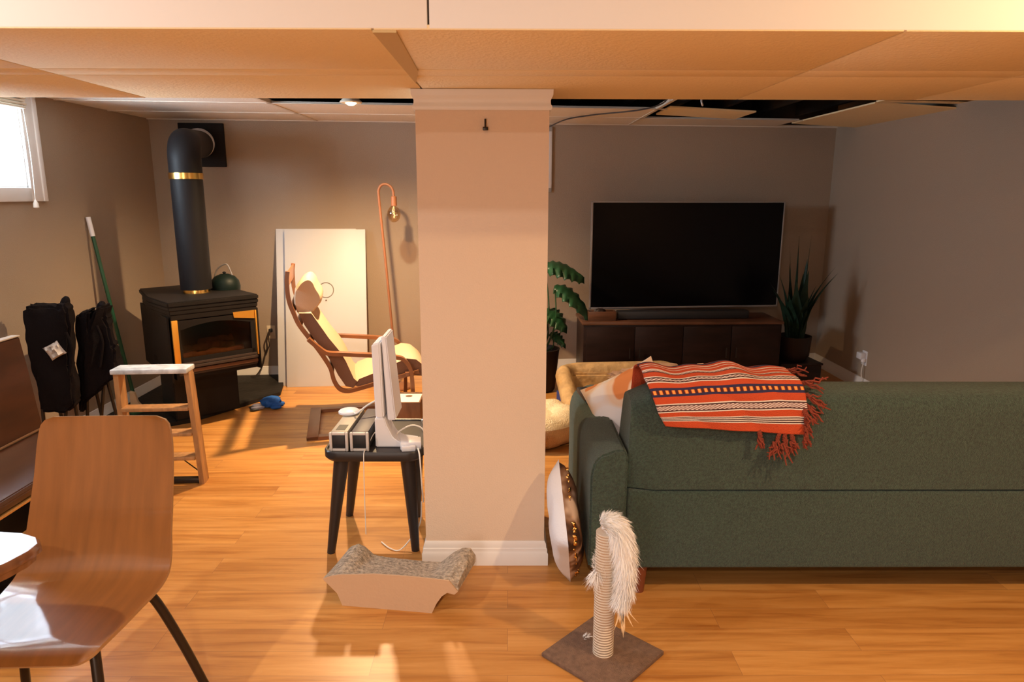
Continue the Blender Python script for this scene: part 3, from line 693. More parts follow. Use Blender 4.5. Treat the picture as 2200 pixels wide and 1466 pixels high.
# local: x along the front, y into the corner, front plane y=0
HWf, HWb, DEP = .285, .195, .80
def tap(hf, hb, y0, y1, z0, z1, bev=.006): return prism(BM(), [(-hf, y0), (hf, y0), (hb, y1), (-hb, y1)], z0 - .03, z1 - .03, bev=bev)
b = BM(); prism(b, [(-.30, 0), (.30, 0), (.30, .40), (.21, .86), (-.21, .86), (-.30, .40)], .825, .86, bev=.008); obj('top_slab', b, BLACK, t)
for i, (o_, z0, z1) in enumerate(((.004, .833, .857), (.010, .806, .835), (.016, .770, .808))):
    obj('moulding', prism(BM(), [(-.30 + o_, o_ * .6), (.30 - o_, o_ * .6), (.30 - o_, .40), (.2, .84), (-.2, .84), (-.30 + o_, .40)], z0 - .03, z1 - .03, bev=.004), BLACK, t)
# firebox shell: sides, back, floor
b = BM()
def wall2(a, c, z0, z1, th=.012):
    a, c = Vector((*a, 0)), Vector((*c, 0)); d = (c - a).normalized(); n_ = Vector((-d.y, d.x, 0)) * th
    prism(b, [tuple((a)[:2]), tuple(c[:2]), tuple((c + n_)[:2]), tuple((a + n_)[:2])], z0, z1)
wall2((-.262, .03), (-.18, .8), .38, .74); wall2((.18, .8), (.262, .03), .38, .74); wall2((-.18, .8), (.18, .8), .38, .74)
box(b, -.26, .26, .03, .5, .40, .44); obj('firebox', b, BLACK, t)
# front door frame with arched opening
b = BM()
n = 16; arch = [(-.235 + .47 * i / n, .672 + .035 * math.sin(math.pi * i / n)) for i in range(n + 1)]
for i in range(n):
    (xa, za), (xb, zb) = arch[i], arch[i + 1]; prism(b, [(xa, za), (xb, zb), (xb, .735), (xa, .735)], .012, .03, 'y')
box(b, -.255, -.232, .012, .03, .455, .735); box(b, .232, .255, .012, .03, .455, .735); box(b, -.255, .255, .012, .03, .455, .485)
obj('door_frame', b, BLACK, t)
obj('gold_trim', bxo(-.285, -.248, -.002, .014, .44, .742, .003), GOLD, t); obj('gold_trim', bxo(.264, .274, -.002, .014, .44, .752, .002), GOLD, t)
obj('gold_trim', prism(BM(), [(.115, .752), (.262, .752), (.262, .695), (.12, .715)], .006, .013, 'y'), GOLD, t)
obj('glass', bxo(-.235, .235, .022, .026, .47, .715), STOVEGLASS, t)
LOG = mat('ceramic_log', (.32, .17, .10), .9, bump=.8, bscale=40, var=.4, vscale=20)
for k, (x0, y0, z0, x1, y1, z1, r) in enumerate([(-.2, .12, .47, .2, .10, .475, .03), (-.16, .2, .50, .05, .12, .53, .026), (.17, .2, .49, -.02, .13, .54, .024), (-.05, .22, .54, .18, .22, .545, .022)]):
    bm = BM(); tube(bm, [Vector((x0, y0, z0)).lerp(Vector((x1, y1, z1)), i / 8) + Vector((0, 0, .006 * math.sin(i * 2 + k))) for i in range(9)], [r * (1 + .15 * math.sin(i * 1.7)) for i in range(9)], 10); obj('log', bm, LOG, t)
obj('ember_bed', blob(BM(), (0, .15, .445), (.2, .09, .025), 3, .4, 6, 2), mat('embers', (.2, .09, .05), 1, bump=1, bscale=60), t)
DBR = mat('stove_ledge', (.05, .032, .024), .45)
for i, (o_, z0, z1) in enumerate(((0.0, .440, .456), (-.014, .420, .438), (-.004, .388, .412), (.006, .372, .386))):
    obj('louver', prism(BM(), [(-.262, o_), (.262, o_), (.262, .10), (-.262, .10)], z0 - .0, z1 - .0, bev=.003), DBR if i != 2 else mat('bronze_ledge', (.16, .08, .045), .4, .5), t)
b = BM(); prism(b, [(-.23, .26), (.215, .26), (.2, .5), (.15, .78), (-.15, .78), (-.21, .5)], 0, .37, bev=.006); obj('pedestal', b, BLACK, t)
b = BM(); wall2((-.290, .035), (-.205, .84), .33, .76); wall2((.205, .84), (.290, .035), .33, .76); box(b, -.27, .27, .04, .5, .34, .385); obj('side_panel', b, BLACK, t)
# pipe
t = thing('stove_pipe', 'black stove pipe with brass bands rising to a wall plate', 'pipe', (-2.18, 4.87, .86))
obj('collar', lathe(BM(), [(.072, 0), (.088, .0), (.09, .01), (.086, .05), (.084, .06)]), BRASS, t)
obj('pipe', tube(BM(), [(0, 0, .055), (0, 0, .84)], .103, 32), PIPE, t)
obj('brass_band', lathe(BM(), [(.103, .80), (.109, .803), (.109, .842), (.103, .845)], seg=36), BRASS, t)
wp = Vector((-2.46, bwy(-2.46), 1.95)) - Vector((-2.18, 4.87, .86))
hd = Vector((wp.x, wp.y, 0)).normalized(); ez = wp.z; e1 = ez - .05
pts = [(0, 0, .84)]
for k in range(9):
    a = R(90 * k / 8); rr = .115; pts.append(tuple(hd * (rr * (1 - math.cos(a))) + Vector((0, 0, e1 - rr + rr * math.sin(a)))))
obj('elbow', tube(BM(), pts, .105, 32), PIPE, t)
obj('pipe', tube(BM(), [hd * .10 + Vector((0, 0, e1)), Vector((wp.x, wp.y, ez)) - hd * .01], .103, 32), PIPE, t)
M = Matrix.Translation(Vector((wp.x, wp.y, ez)) - hd * .20) @ hd.to_track_quat('Z', 'Y').to_matrix().to_4x4()
obj('ring', lathe(BM(), [(.104, 0), (.112, .002), (.112, .014), (.104, .016)], M=M), SILVER, t)
M = Matrix.Translation((wp.x, wp.y, 0)) @ Matrix.Rotation(math.atan(.105), 4, 'Z')
obj('wall_plate', bxo(-.17, .18, -.03, -.002, ez - .175, ez + .165, .006, M=M), PIPE, t)
# camp kettle
t = thing('kettle', 'dark green round kettle on the stove top beside the pipe', 'kettle', (-2.05, 5.05, .86))
obj('body', lathe(BM(), [(.085, 0), (.10, .01), (.104, .05), (.095, .09), (.07, .12), (.03, .137), (0, .14)]), mat('kettle_green', (.004, .011, .009), .5, spec=.2), t)
obj('knob', lathe(BM(), [(.008, .138), (.014, .15), (0, .158)]), PLASTB, t)
obj('handle', tube(BM(), smoothpath([(-.075, 0, .11), (-.05, 0, .17), (.0, 0, .205), (.03, 0, .20), (.055, 0, .13)], 6), .005, 8), SILVER, t)
obj('spout', tube(BM(), [(-.09, 0, .05), (-.125, 0, .08), (-.135, 0, .10)], [.018, .012, .009], 10), mat('kettle_green', (0, 0, 0)), t)

# outlet behind, black cord
t = thing('wall_outlet', 'beige outlet on the back wall with a black cord beside the leaning boards', 'outlet', (-2.03, bwy(-2.03), .40))
M = Matrix.Rotation(math.atan(.105), 4, 'Z')
obj('plate', bxo(-.035, .035, -.006, 0, -.055, .06, .003, M=M), mat('almond_plate', (.66, .54, .38), .5), t)
obj('plug', bxo(-.014, .014, -.035, -.006, .005, .035, .005, M=M), PLASTB, t)
obj('cord', cord(BM(), [(0, -.035, .02), (-.03, -.05, -.05), (-.025, -.05, -.12), (-.05, -.04, -.18), (-.075, -.06, -.28), (-.12, -.09, -.355), (-.16, -.12, -.362)], .006), CORD_B, t)
obj('cord', cord(BM(), [(0, -.035, .02), (-.012, -.045, -.05), (-.01, -.045, -.11), (-.05, -.04, -.18)], .004), CORD_B, t)

# ------------------------------------------------------------------ leaning white boards
def lean_board(name, label, x0, x1, h, ybot, ytop, th, grp=None):
    t = thing(name, label, 'board', ((x0 + x1) / 2, ybot, 0), 5.5)
    a = math.atan2(ytop - ybot, h); w = (x1 - x0) / 2
    M = Matrix.Rotation(-a, 4, 'X'); L_ = math.hypot(h, ytop - ybot)
    return t, M, w, L_
t, M, w, L_ = lean_board('leaning_board', 'white board with a round pull ring leaning on the back wall', -1.825, -1.165, 1.275, 5.60, 5.88, .03)
BW_ = mat('board_white', (.62, .62, .64), .5); obj('panel', bxo(-w, w, 0, .03, 0, L_, .003, M=M), BW_, t)
Mr = M @ Matrix.Translation((.0, -.001, .80)) @ Matrix.Rotation(R(90), 4, 'X')
b = BM(); 
ring = []
for i in range(32):
    a = 2 * math.pi * i / 32; ring.append([b.verts.new(((.062 + .0035 * math.cos(p)) * math.cos(a), (.062 + .0035 * math.cos(p)) * math.sin(a), .0035 * math.sin(p))) for p in [k * math.pi / 3 for k in range(6)]])
for i in range(32):
    for k in range(6): b.faces.new((ring[i][k], ring[(i + 1) % 32][k], ring[(i + 1) % 32][(k + 1) % 6], ring[i][(k + 1) % 6]))
me = BM(); merge(me, b, Mr); obj('pull_ring', me, mat('ring_grey', (.22, .19, .15), .5), t)
obj('screw_hole', lathe(BM(), [(0, 0), (.006, 0), (.006, .002), (0, .002)], M=M @ Matrix.Translation((0, -.002, .715)) @ Matrix.Rotation(R(90), 4, 'X')), GAP, t)
t, M, w, L_ = lean_board('leaning_board', 'white board showing as a strip behind the one with the pull ring', -1.905, -1.25, 1.28, 5.625, 5.905, .025)
obj('panel', bxo(-w, w, .012, .036, 0, L_, .002, M=M), BW_, t)
t['label'] = 'plain white board showing as a narrow strip behind the board with the pull ring'

# ------------------------------------------------------------------ floor lamp
t = thing('floor_lamp', 'copper hook-shaped floor lamp with a bare round bulb against the back wall', 'lamp', (-.92, 5.57, 0))
def lx(p): return (p[0] + .92, 0, p[1])
obj('base', lathe(BM(), [(.12, 0), (.13, .006), (.125, .018), (.02, .024)]), COPPER, t)
obj('pole', tube(BM(), smoothpath([lx(p) for p in [(-.915, .02), (-.933, .384), (-.974, 1.047), (-1.008, 1.53), (-1.006, 1.60), (-.985, 1.632), (-.950, 1.640), (-.915, 1.622), (-.897, 1.59), (-.893, 1.55)]], 6), .0105, 12), COPPER, t)
obj('socket', lathe(BM(), [(.014, .075), (.022, .07), (.024, .0), (.02, 0)], lx((-.892, 1.475))), COPPER, t)
s = obj('bulb', lathe(BM(), [(.014, .1), (.018, .085), (.034, .068), (.048, .045), (.052, .015), (.045, -.012), (.03, -.032), (.012, -.042), (0, -.043)], lx((-.895, 1.39))), BULBGLASS, t)
obj('filament', cord(BM(), [lx((-.895, 1.47)), (.015, 0, 1.43), (.035, 0, 1.40), (.02, .012, 1.39), (.03, -.01, 1.385), (.028, 0, 1.43), lx((-.893, 1.47))], .0018), mat('filament_glow', (1, .7, .3), .5, emit=(1, .75, .4), estr=2), s)

# ------------------------------------------------------------------ bentwood lounge chair
CA = 13
t = thing('lounge_chair', 'bentwood lounge chair with a cream cushion and headrest, seen side-on', 'armchair', (-1.154, 4.32, 0), CA)
# local x forward (s), y sideways (0 near .. .66 far)
seatp = p2([(-.205, 1.095), (-.213, 1.03), (-.209, .917), (-.181, .82), (-.155, .754), (-.104, .674), (-.053, .599), (-.012, .53), (.022, .461), (.040, .379), (.072, .322), (.122, .303), (.201, .316), (.398, .365), (.592, .408)])
armp = p2([(-.104, .670), (-.04, .608), (.012, .572), (.109, .562), (.313, .542), (.436, .524), (.488, .506), (.526, .453), (.540, .384), (.543, .25), (.540, .12), (.522, .05), (.47, .016), (.36, .012), (-.10, .012), (-.14, .012)])
W2 = .66
for y0, y1 in ((.005, .055), (W2 - .055, W2 - .005)):
    obj('arm_frame', strip(BM(), armp, y0, y1, .024), BENT, t)
for y0, y1 in ((.060, .085), (W2 - .085, W2 - .060)):
    obj('seat_frame', strip(BM(), seatp, y0, y1, .026), BENT, t)
obj('cross_rail', bxo(-.15, -.075, .005, W2 - .005, .002, .028, .003), BENT, t)
obj('cross_rail', bxo(.50, .56, .05, W2 - .05, .385, .41, .003), BENT, t)
obj('cross_rail', bxo(.30, .35, .05, W2 - .05, .34, .36, .003), BENT, t)
b = BM(); strip(b, [(-.205, 1.09), (-.212, 1.0)], .085, W2 - .085, .012); obj('top_rail', b, BENT, t)
for z_, x_ in ((.86, -.19), (.76, -.155), (.66, -.085), (.56, -.02), (.46, .03)):
    b = BM(); strip(b, [(x_ - .012, z_ + .025), (x_ + .01, z_ - .025)], .08, W2 - .08, .008); obj('back_slat', b, BENT, t)
def extr(poly, y0, y1, puff, mside=1, n=10):
    """cushion: polygon in (x,z) extruded sideways, rounded towards its two ends"""
    bm = BM(); cxm = sum(p[0] for p in poly) / len(poly); czm = sum(p[1] for p in poly) / len(poly); rings = []
    for i in range(n + 1):
        v = -1 + 2 * i / n; k = 1 - puff * abs(v) ** 6
        rings.append([bm.verts.new((cxm + (x - cxm) * k, (y0 + y1) / 2 + v * (y1 - y0) / 2, czm + (z - czm) * k)) for x, z in poly])
    m_ = len(poly)
    for i in range(n):
        for j in range(m_): bm.faces.new((rings[i][j], rings[i][(j + 1) % m_], rings[i + 1][(j + 1) % m_], rings[i + 1][j]))
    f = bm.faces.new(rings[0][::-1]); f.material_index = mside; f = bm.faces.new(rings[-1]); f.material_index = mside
    return bm
# back cushion : thick slab along the frame
backc = [(-.165, .845), (-.085, .842), (-.045, .775), (.02, .666), (.09, .568), (.125, .50), (.175, .37), (.205, .34), (.165, .305), (.118, .318), (.070, .40), (.028, .50), (-.02, .585), (-.075, .66), (-.135, .765)]
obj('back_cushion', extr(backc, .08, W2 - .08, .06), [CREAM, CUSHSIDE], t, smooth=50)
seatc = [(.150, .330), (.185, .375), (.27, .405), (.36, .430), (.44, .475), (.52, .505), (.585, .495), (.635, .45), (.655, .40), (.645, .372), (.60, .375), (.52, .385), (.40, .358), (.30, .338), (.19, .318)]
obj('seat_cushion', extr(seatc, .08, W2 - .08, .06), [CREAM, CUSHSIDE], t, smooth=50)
headc = [(v.x, v.z) for v in smoothpath([(a, 0, c) for a, c in [(-.178, .968), (-.135, 1.025), (-.090, 1.05), (-.058, 1.03), (-.040, .985), (-.012, .93), (-.018, .88), (-.07, .82), (-.115, .79), (-.165, .808), (-.187, .88), (-.178, .968)]], 3)][:-1]
obj('headrest', extr(headc, .12, W2 - .12, .14), [CREAM, CREAM], t, smooth=60)
# footstool
t = thing('footstool', 'bentwood footstool with a cream cushion partly hidden by the pillar', 'footstool', (-.36, 4.80, 0), CA)
stl = p2([(-.10, .0), (-.085, .05), (-.10, .2), (-.11, .33), (-.06, .362), (.1, .37), (.3, .355), (.34, .3), (.33, .1), (.33, 0)])
for y0, y1 in ((-.27, -.225), (.225, .27)): obj('leg_frame', strip(BM(), stl, y0, y1, .022), BENT, t)
obj('cross_rail', bxo(0, .05, -.23, .23, .335, .355, .003), BENT, t)
obj('cushion', pillow(BM(), .56, .5, .13, M=Matrix.Translation((.11, 0, .435)) @ Matrix.Rotation(R(4), 4, 'Y')), [CREAM, CREAM], t)

# ------------------------------------------------------------------ wooden box bin
t = thing('wooden_bin', 'brown wooden box with a white lid panel behind the black stool', 'bin', (-.667, 4.285, 0), 0)
b = BM(); WX, WY, WZ = .122, .115, .30
for x0, x1, y0, y1 in ((-WX, WX, -WY, -WY + .01), (-WX, WX, WY - .01, WY), (-WX, -WX + .01, -WY + .01, WY - .01), (WX - .01, WX, -WY + .01, WY - .01)): box(b, x0, x1, y0, y1, 0, WZ, .0015)
box(b, -WX + .01, WX - .01, -WY + .01, WY - .01, .0, .01); obj('walls', b, mat('walnut_bin', (.20, .092, .038), .5, var=.3, vscale=5, stretch=(4, 4, 1)), t)
obj('lid', bxo(-WX + .011, WX - .011, -WY + .011, WY - .011, WZ - .022, WZ - .008, .0015), mat('white_melamine', (.80, .74, .68), .4), t)
obj('finger_hole', lathe(BM(), [(0, 0), (.022, 0), (.022, .0015), (0, .0015)], (.03, .05, WZ - .0078)), GAP, t)

# ------------------------------------------------------------------ black stool and what is on it
t = thing('side_stool', 'black wooden stool with four splayed legs left of the pillar', 'stool', (-.575, 3.02, 0))
b = BM(); P = roundrect(.428, .46, .07, 8); n = len(P)
rings = [[b.verts.new((x * k, y * k, z)) for x, y in P] for k, z in ((.80, .455), (.96, .458), (1.0, .470), (1.0, .497), (.985, .502), (.955, .500), (.94, .493), (.5, .492))]
for i in range(len(rings) - 1):
    for k in range(n): b.faces.new((rings[i][k], rings[i][(k + 1) % n], rings[i + 1][(k + 1) % n], rings[i + 1][k]))
b.faces.new(rings[0][::-1]); b.faces.new(rings[-1]); obj('seat', b, BLKWOOD, t)
for tx, ty, fx, fy in ((-.145, -.15, -.215, -.155), (.140, -.15, .160, -.135), (-.145, .15, -.215, .215), (.140, .15, .125, .205)):
    b = BM(); tube(b, [(fx, fy, 0), ((fx + tx) / 2, (fy + ty) / 2, .23), (tx, ty, .46)], [.018, .026, .035], 16); obj('leg', b, BLKWOOD, t)
TS = .493
t = thing('panel_lamp', 'white upright light panel on a flared foot, seen edge-on, on the stool', 'lamp', (-.52, 2.93, TS))
b = BM(); prism(b, [(-.055, .0), (.12, 0), (.12, .012), (.05, .022), (.02, .045), (-.005, .10), (-.013, .13), (-.055, .13)], -.05, .06, 'y', bev=.004); obj('foot', b, PLASTW, t)
b = BM(); prism(b, [(-.052, .13), (-.016, .13), (-.022, .465), (-.058, .455)], -.045, .12, 'y', bev=.006); obj('light_panel', b, PLASTW, t)
b = BM(); prism(b, [(-.004, .11), (.032, .112), (.002, .485), (-.020, .485)], -.02, .16, 'y', bev=.005); obj('back_panel', b, PLASTW, t)
b = BM(); prism(b, [(-.016, .2), (-.003, .2), (-.012, .44), (-.020, .44)], .02, .08, 'y'); obj('hinge', b, SILVER, t)
for x, lab, topm in ((-.722, 'rectangular speaker with a beige top, left of the pair on the stool', BEIGEP), (-.634, 'rectangular speaker with a black top, right of the pair on the stool', PLASTB)):
    t = thing('desk_speaker', lab, 'speaker', (x, 2.835, TS), -1, 'speakers on the black stool')
    obj('body', bxo(-.037, .037, .004, .34, .003, .078, .004), PLASTB if topm is PLASTB else mat('grey_plastic', (.3, .26, .21), .5), t)
    b = BM()
    for x0, x1, z0, z1 in ((-.040, -.028, 0, .084), (.028, .040, 0, .084), (-.028, .028, 0, .012), (-.028, .028, .072, .084)): box(b, x0, x1, -.008, .006, z0, z1, .003)
    obj('front_frame', b, mat('pale_frame', (.62, .58, .56), .4), t); obj('grille', bxo(-.028, .028, -.004, .004, .012, .072, .004), PLASTB, t)
    if topm is BEIGEP:
        obj('top_panel', bxo(-.036, .036, .01, .335, .078, .083, .002), BEIGEP, t); obj('display', bxo(-.02, .02, .03, .10, .0832, .084), PLASTB, t)
    else: obj('top_panel', bxo(-.036, .036, .01, .335, .078, .083, .002), mat('dark_violet_plastic', (.045, .038, .055), .5), t)
t = thing('charging_puck', 'white round puck resting on the speakers at the back', 'charger', (-.735, 3.10, TS + .083))
obj('disc', lathe(BM(), [(.040, 0), (.048, .004), (.048, .012), (.042, .017), (0, .018)]), PLASTW, t)
obj('cable', cord(BM(), [(.03, -.03, .012), (.05, -.06, .02), (.09, -.02, .045), (.13, .02, .06)], .004), CORD_W, t)
t = thing('power_adapter', 'white power adapter with coiled cord on the right of the stool', 'adapter', (-.42, 2.87, TS), 8)
obj('brick', bxo(-.045, .045, -.03, .045, 0, .036, .006), PLASTW, t); obj('brick_end', bxo(-.04, .02, -.05, -.03, .002, .026, .004), PLASTW, t)
obj('cord', cord(BM(), [(-.045, .03, .02), (-.06, .08, .04), (0, .11, .065), (.05, .08, .06), (.065, .04, .025), (.066, .03, .01)], .0035), CORD_W, t)
obj('cord', cord(BM(), [(.03, -.05, .015), (.035, -.10, .006), (.038, -.12, -.04), (.042, -.10, -.14), (.047, -.04, -.236)], .0035), CORD_W, t)
tag(obj('trailing_cord', cord(BM(), [(-.375, 2.83, .26), (-.385, 2.87, .16), (-.405, 2.90, .10), (-.44, 2.90, .045), (-.485, 2.875, .006), (-.53, 2.89, .006), (-.58, 2.95, .006)], .003), CORD_W), 'thin white cord looping on the floor between the stool legs', 'cord')
tag(obj('charging_cable', cord(BM(), [(-.55, 3.02, TS + .03), (-.585, 2.93, TS + .05), (-.605, 2.84, TS + .012), (-.607, 2.795, TS + .012), (-.607, 2.775, TS - .03), (-.61, 2.775, TS - .2), (-.612, 2.78, TS - .36)], .0022), CORD_W), 'thin white cable hanging over the front edge of the stool', 'cable')
t = thing('glass_bulb', 'small clear bulb lying at the right back of the stool', 'bulb', (-.388, 3.12, TS))
obj('globe', blob(BM(), (0, 0, .03), (.022, .022, .028), 3, 0), glass_mat('clear_bulb', (.9, .88, .88), .35), t); obj('cap', lathe(BM(), [(.011, 0), (.012, .012)], (0, 0, -.0)), SILVER, t)

# ------------------------------------------------------------------ cardboard cat scratcher
t = thing('cat_scratcher', 'wavy cardboard cat scratcher lying in front of the pillar', 'cat scratcher', (-.562, 2.443, 0), math.degrees(math.atan2(-.04, .272)))
import bisect
def interp(P, x):
    if x <= P[0][0]: return P[0][1]
    for (a, c), (d, e) in zip(P, P[1:]):
        if x <= d: return c + (e - c) * (x - a) / (d - a)
    return P[-1][1]
ftop = [(-.158, .109), (-.13, .12), (-.096, .130), (.048, .146), (.206, .148), (.344, .143), (.375, .129)]
btop = [(-.150, .105), (-.125, .128), (-.095, .142), (-.064, .130), (-.031, .098), (.018, .090), (.203, .084), (.259, .088), (.316, .138), (.353, .160), (.385, .158), (.400, .13)]
fbot = [(-.158, .105), (-.134, .085), (-.103, .053), (-.084, .0), (.275, .0), (.294, .043), (.315, .075), (.336, .094), (.364, .089), (.378, .10)]
DP = .22; ns, nd = 60, 14
b = BM(); Tt, Bt = {}, {}
for i in range(ns + 1):
    for j in range(nd + 1):
        f = j / nd; s0 = -.158 + .02 * f; s1 = .378 + .024 * f; s = s0 + (s1 - s0) * i / ns
        k = f ** .6; zt = interp(ftop, s) * (1 - k) + interp(btop, s) * k; zb = min(interp(fbot, s), zt - .004)
        if 0 < i < ns: zt += .0025 * noise.noise(Vector((s * 60, f * 12, 0)))
        Tt[(i, j)] = b.verts.new((s, DP * f, zt)); Bt[(i, j)] = b.verts.new((s, DP * f, max(0, zb)))
for i in range(ns):
    for j in range(nd):
        f = b.faces.new((Tt[(i, j)], Tt[(i + 1, j)], Tt[(i + 1, j + 1)], Tt[(i, j + 1)])); f.material_index = 1
        b.faces.new((Bt[(i, j)], Bt[(i, j + 1)], Bt[(i + 1, j + 1)], Bt[(i + 1, j)]))
    b.faces.new((Tt[(i, 0)], Bt[(i, 0)], Bt[(i + 1, 0)], Tt[(i + 1, 0)])); b.faces.new((Tt[(i, nd)], Tt[(i + 1, nd)], Bt[(i + 1, nd)], Bt[(i, nd)]))
for j in range(nd):
    for i in (0, ns): b.faces.new((Tt[(i, j)], Tt[(i, j + 1)], Bt[(i, j + 1)], Bt[(i, j)]))
obj('scratch_pad', b, [CORR, CORR], t, loc=(0, .006, 0))
poly = [(-.158, .107), (-.134, .083), (-.103, .051), (-.084, 0), (.275, 0), (.294, .043), (.315, .075), (.336, .092), (.364, .087), (.378, .10)] + [(s, z) for s, z in reversed(ftop[:-1])][:]
obj('side_panel', prism(BM(), poly, -.001, .005, 'y'), CARD, t)

# ------------------------------------------------------------------ scratching post
t = thing('scratching_post', 'sisal scratching post with a white furry tail toy on a square brown base', 'cat toy', (.332, 2.150, 0), 46)
obj('base', bxo(-.152, .152, -.152, .152, 0, .016, .004), CARPET, t)
t2 = obj('post', tube(BM(), [(0, 0, .014), (0, 0, .47)], .036, 24), SISAL, t)
def strands(n, path, rad, length, seed, back=0, thick=.0011, yo=None):
    q = random.Random(seed); bm = BM(); P = smoothpath(path, 6)
    for k in range(n):
        f = q.random(); i = min(int(f * (len(P) - 1)), len(P) - 2); c = P[i].lerp(P[i + 1], f * (len(P) - 1) - i)
        tn = (P[i + 1] - P[i]).normalized(); a = q.uniform(0, 6.283); ref = Vector((0, 1, 0)); u = (ref - tn * ref.dot(tn)).normalized(); v = tn.cross(u)
        o_ = u * math.cos(a) + v * math.sin(a); r0 = rad * (.5 + .5 * math.sin(math.pi * min(1, .12 + f * .95))) ** .8
        p = c + o_ * r0 * q.uniform(.55, 1); d = (o_ * .55 + tn * q.uniform(.7, 1.3) + Vector((q.uniform(-.3, .3), q.uniform(-.3, .3), q.uniform(-.3, .3)))).normalized(); L_ = length * q.uniform(.6, 1.2)
        s = d.cross(Vector((q.uniform(-1, 1), q.uniform(-1, 1), q.uniform(-1, 1)))).normalized() * thick * q.uniform(.7, 1.3)
        g = Vector((0, 0, -1)) * L_ * .25
        a0, a1 = bm.verts.new(p - s), bm.verts.new(p + s); m0, m1 = bm.verts.new(p + d * L_ * .55 - s * .7 + g * .3), bm.verts.new(p + d * L_ * .55 + s * .7 + g * .3); e = bm.verts.new(p + d * L_ + g)
        bm.faces.new((a0, a1, m1, m0)); bm.faces.new((m0, m1, e))
    return bm
# world-oriented helper empties are avoided: positions are in the post frame (rotated 46 degrees)
ci, si = math.cos(R(-46)), math.sin(R(-46))
def wl(x, y, z): return (x * ci - y * si, x * si + y * ci, z)
tail = [wl(-.012, -.02, .500), wl(.005, -.028, .512), wl(.030, -.035, .500), wl(.048, -.042, .44), wl(.058, -.045, .36), wl(.056, -.045, .28), wl(.046, -.044, .235)]
core = obj('fur_tail', tube(BM(), smoothpath(tail, 6), [.010 + .024 * math.sin(math.pi * min(1, .10 + i / 40)) for i in range(37)], 12), FUR, t)
obj('fur', strands(5200, tail, .036, .036, 5), FUR, core, smooth=180)
b = strands(900, [wl(0, 0, .30), wl(0, 0, .36), wl(0, 0, .46)], .044, .022, 9, thick=.0009); obj('fluff', b, FUR, t2, smooth=180)
b = strands(220, [wl(-.03, -.02, .34), wl(-.04, -.02, .30)], .016, .035, 19, thick=.001); obj('fluff', b, FUR, t2, smooth=180)
fe = BM()
for (dx, dz, w_, bend) in ((.030, -.10, .004, .012), (.010, -.140, .0045, 0), (-.012, -.11, .004, -.01), (.040, -.085, .003, .02), (.0, -.12, .004, .004), (.020, -.12, .004, -.006), (-.006, -.085, .004, 0)):
    n = 10; Lr = []
    for i in range(n + 1):
        f = i / n; c = Vector(wl(.050 + dx * f + bend * f * f, -.050, .245 + dz * f)); s = Vector(wl(1, 0, 0)) * w_ * math.sin(math.pi * (.08 + .9 * f)) * (1 - .25 * (i % 2)); d_ = Vector(wl(0, .0015, 0))
        Lr.append((fe.verts.new(c - s), fe.verts.new(c + s), fe.verts.new(c + d_)))
    for i in range(n):
        fe.faces.new((Lr[i][0], Lr[i][1], Lr[i + 1][1], Lr[i + 1][0])); fe.faces.new((Lr[i][0], Lr[i + 1][0], Lr[i + 1][2], Lr[i][2])); fe.faces.new((Lr[i][1], Lr[i][2], Lr[i + 1][2], Lr[i + 1][1]))
obj('feathers', fe, FEATHER, core)
tag(obj('fur_tuft', strands(60, [(0, 0, .002), (.02, .01, .004)], .008, .02, 31, thick=.0008), FUR, loc=(.27, 2.22, .018)), 'tuft of white fluff shed on the brown square base', 'fluff')

# ------------------------------------------------------------------ sequin pillow on the floor
t = thing('sequin_pillow', 'white and brown sequin pillow standing on the floor between pillar and sofa', 'pillow', (.235, 2.655, 0))
def furry():
    m = bpy.data.materials.new('sequin_cloth'); m.use_nodes = True; nt = m.node_tree; bs = nt.nodes['Principled BSDF']; L = nt.links.new
    tc = nt.nodes.new('ShaderNodeTexCoord'); v = nt.nodes.new('ShaderNodeTexNoise'); v.inputs['Scale'].default_value = 9; L(tc.outputs['Object'], v.inputs[0])
    r = nt.nodes.new('ShaderNodeValToRGB'); L(v.outputs['Fac'], r.inputs[0])
    e = r.color_ramp.elements; e[0].position = .42; e[0].color = (.045, .018, .012, 1); e[1].position = .62; e[1].color = (.62, .46, .36, 1); x = e.new(.52); x.color = (.22, .11, .06, 1)
    L(r.outputs[0], bs.inputs['Base Color']); bs.inputs['Roughness'].default_value = .5; bs.inputs['Metallic'].default_value = .1; return m
M = Matrix.Translation((0, 0, .255)) @ Matrix.Rotation(R(-1), 4, 'Z') @ Matrix.Rotation(R(-6), 4, 'Y') @ Matrix.Rotation(R(90), 4, 'Y') @ Matrix.Rotation(R(38), 4, 'Z')
obj('cover', pillow(BM(), .37, .37, .125, M=M, n=20), [furry(), WHITEF], t)
b = BM(); q = random.Random(4)
for k in range(150):
    u, v = q.uniform(-.165, .17), -.17 + q.random() ** 1.5 * .06
    if q.random() < .5: u, v = -.17 + q.random() ** 1.5 * .06, q.uniform(-.165, .17)
    c = M @ Vector((u, v, .022 + q.uniform(0, .012))); r_ = q.uniform(.005, .009)
    n_ = Vector((q.uniform(-1, 1), q.uniform(-1.4, 0), q.uniform(-.6, 1))).normalized(); a = n_.orthogonal().normalized() * r_; d_ = n_.cross(a)
    vs = [b.verts.new(c + a * math.cos(k2 * 1.0472) + d_ * math.sin(k2 * 1.0472)) for k2 in range(6)]; b.faces.new(vs)
o = obj('sequins', b, mat('gold_sequins', (.95, .55, .18), .25, 1), t); sm = o.modifiers.new('s', 'SOLIDIFY'); sm.thickness = .0006

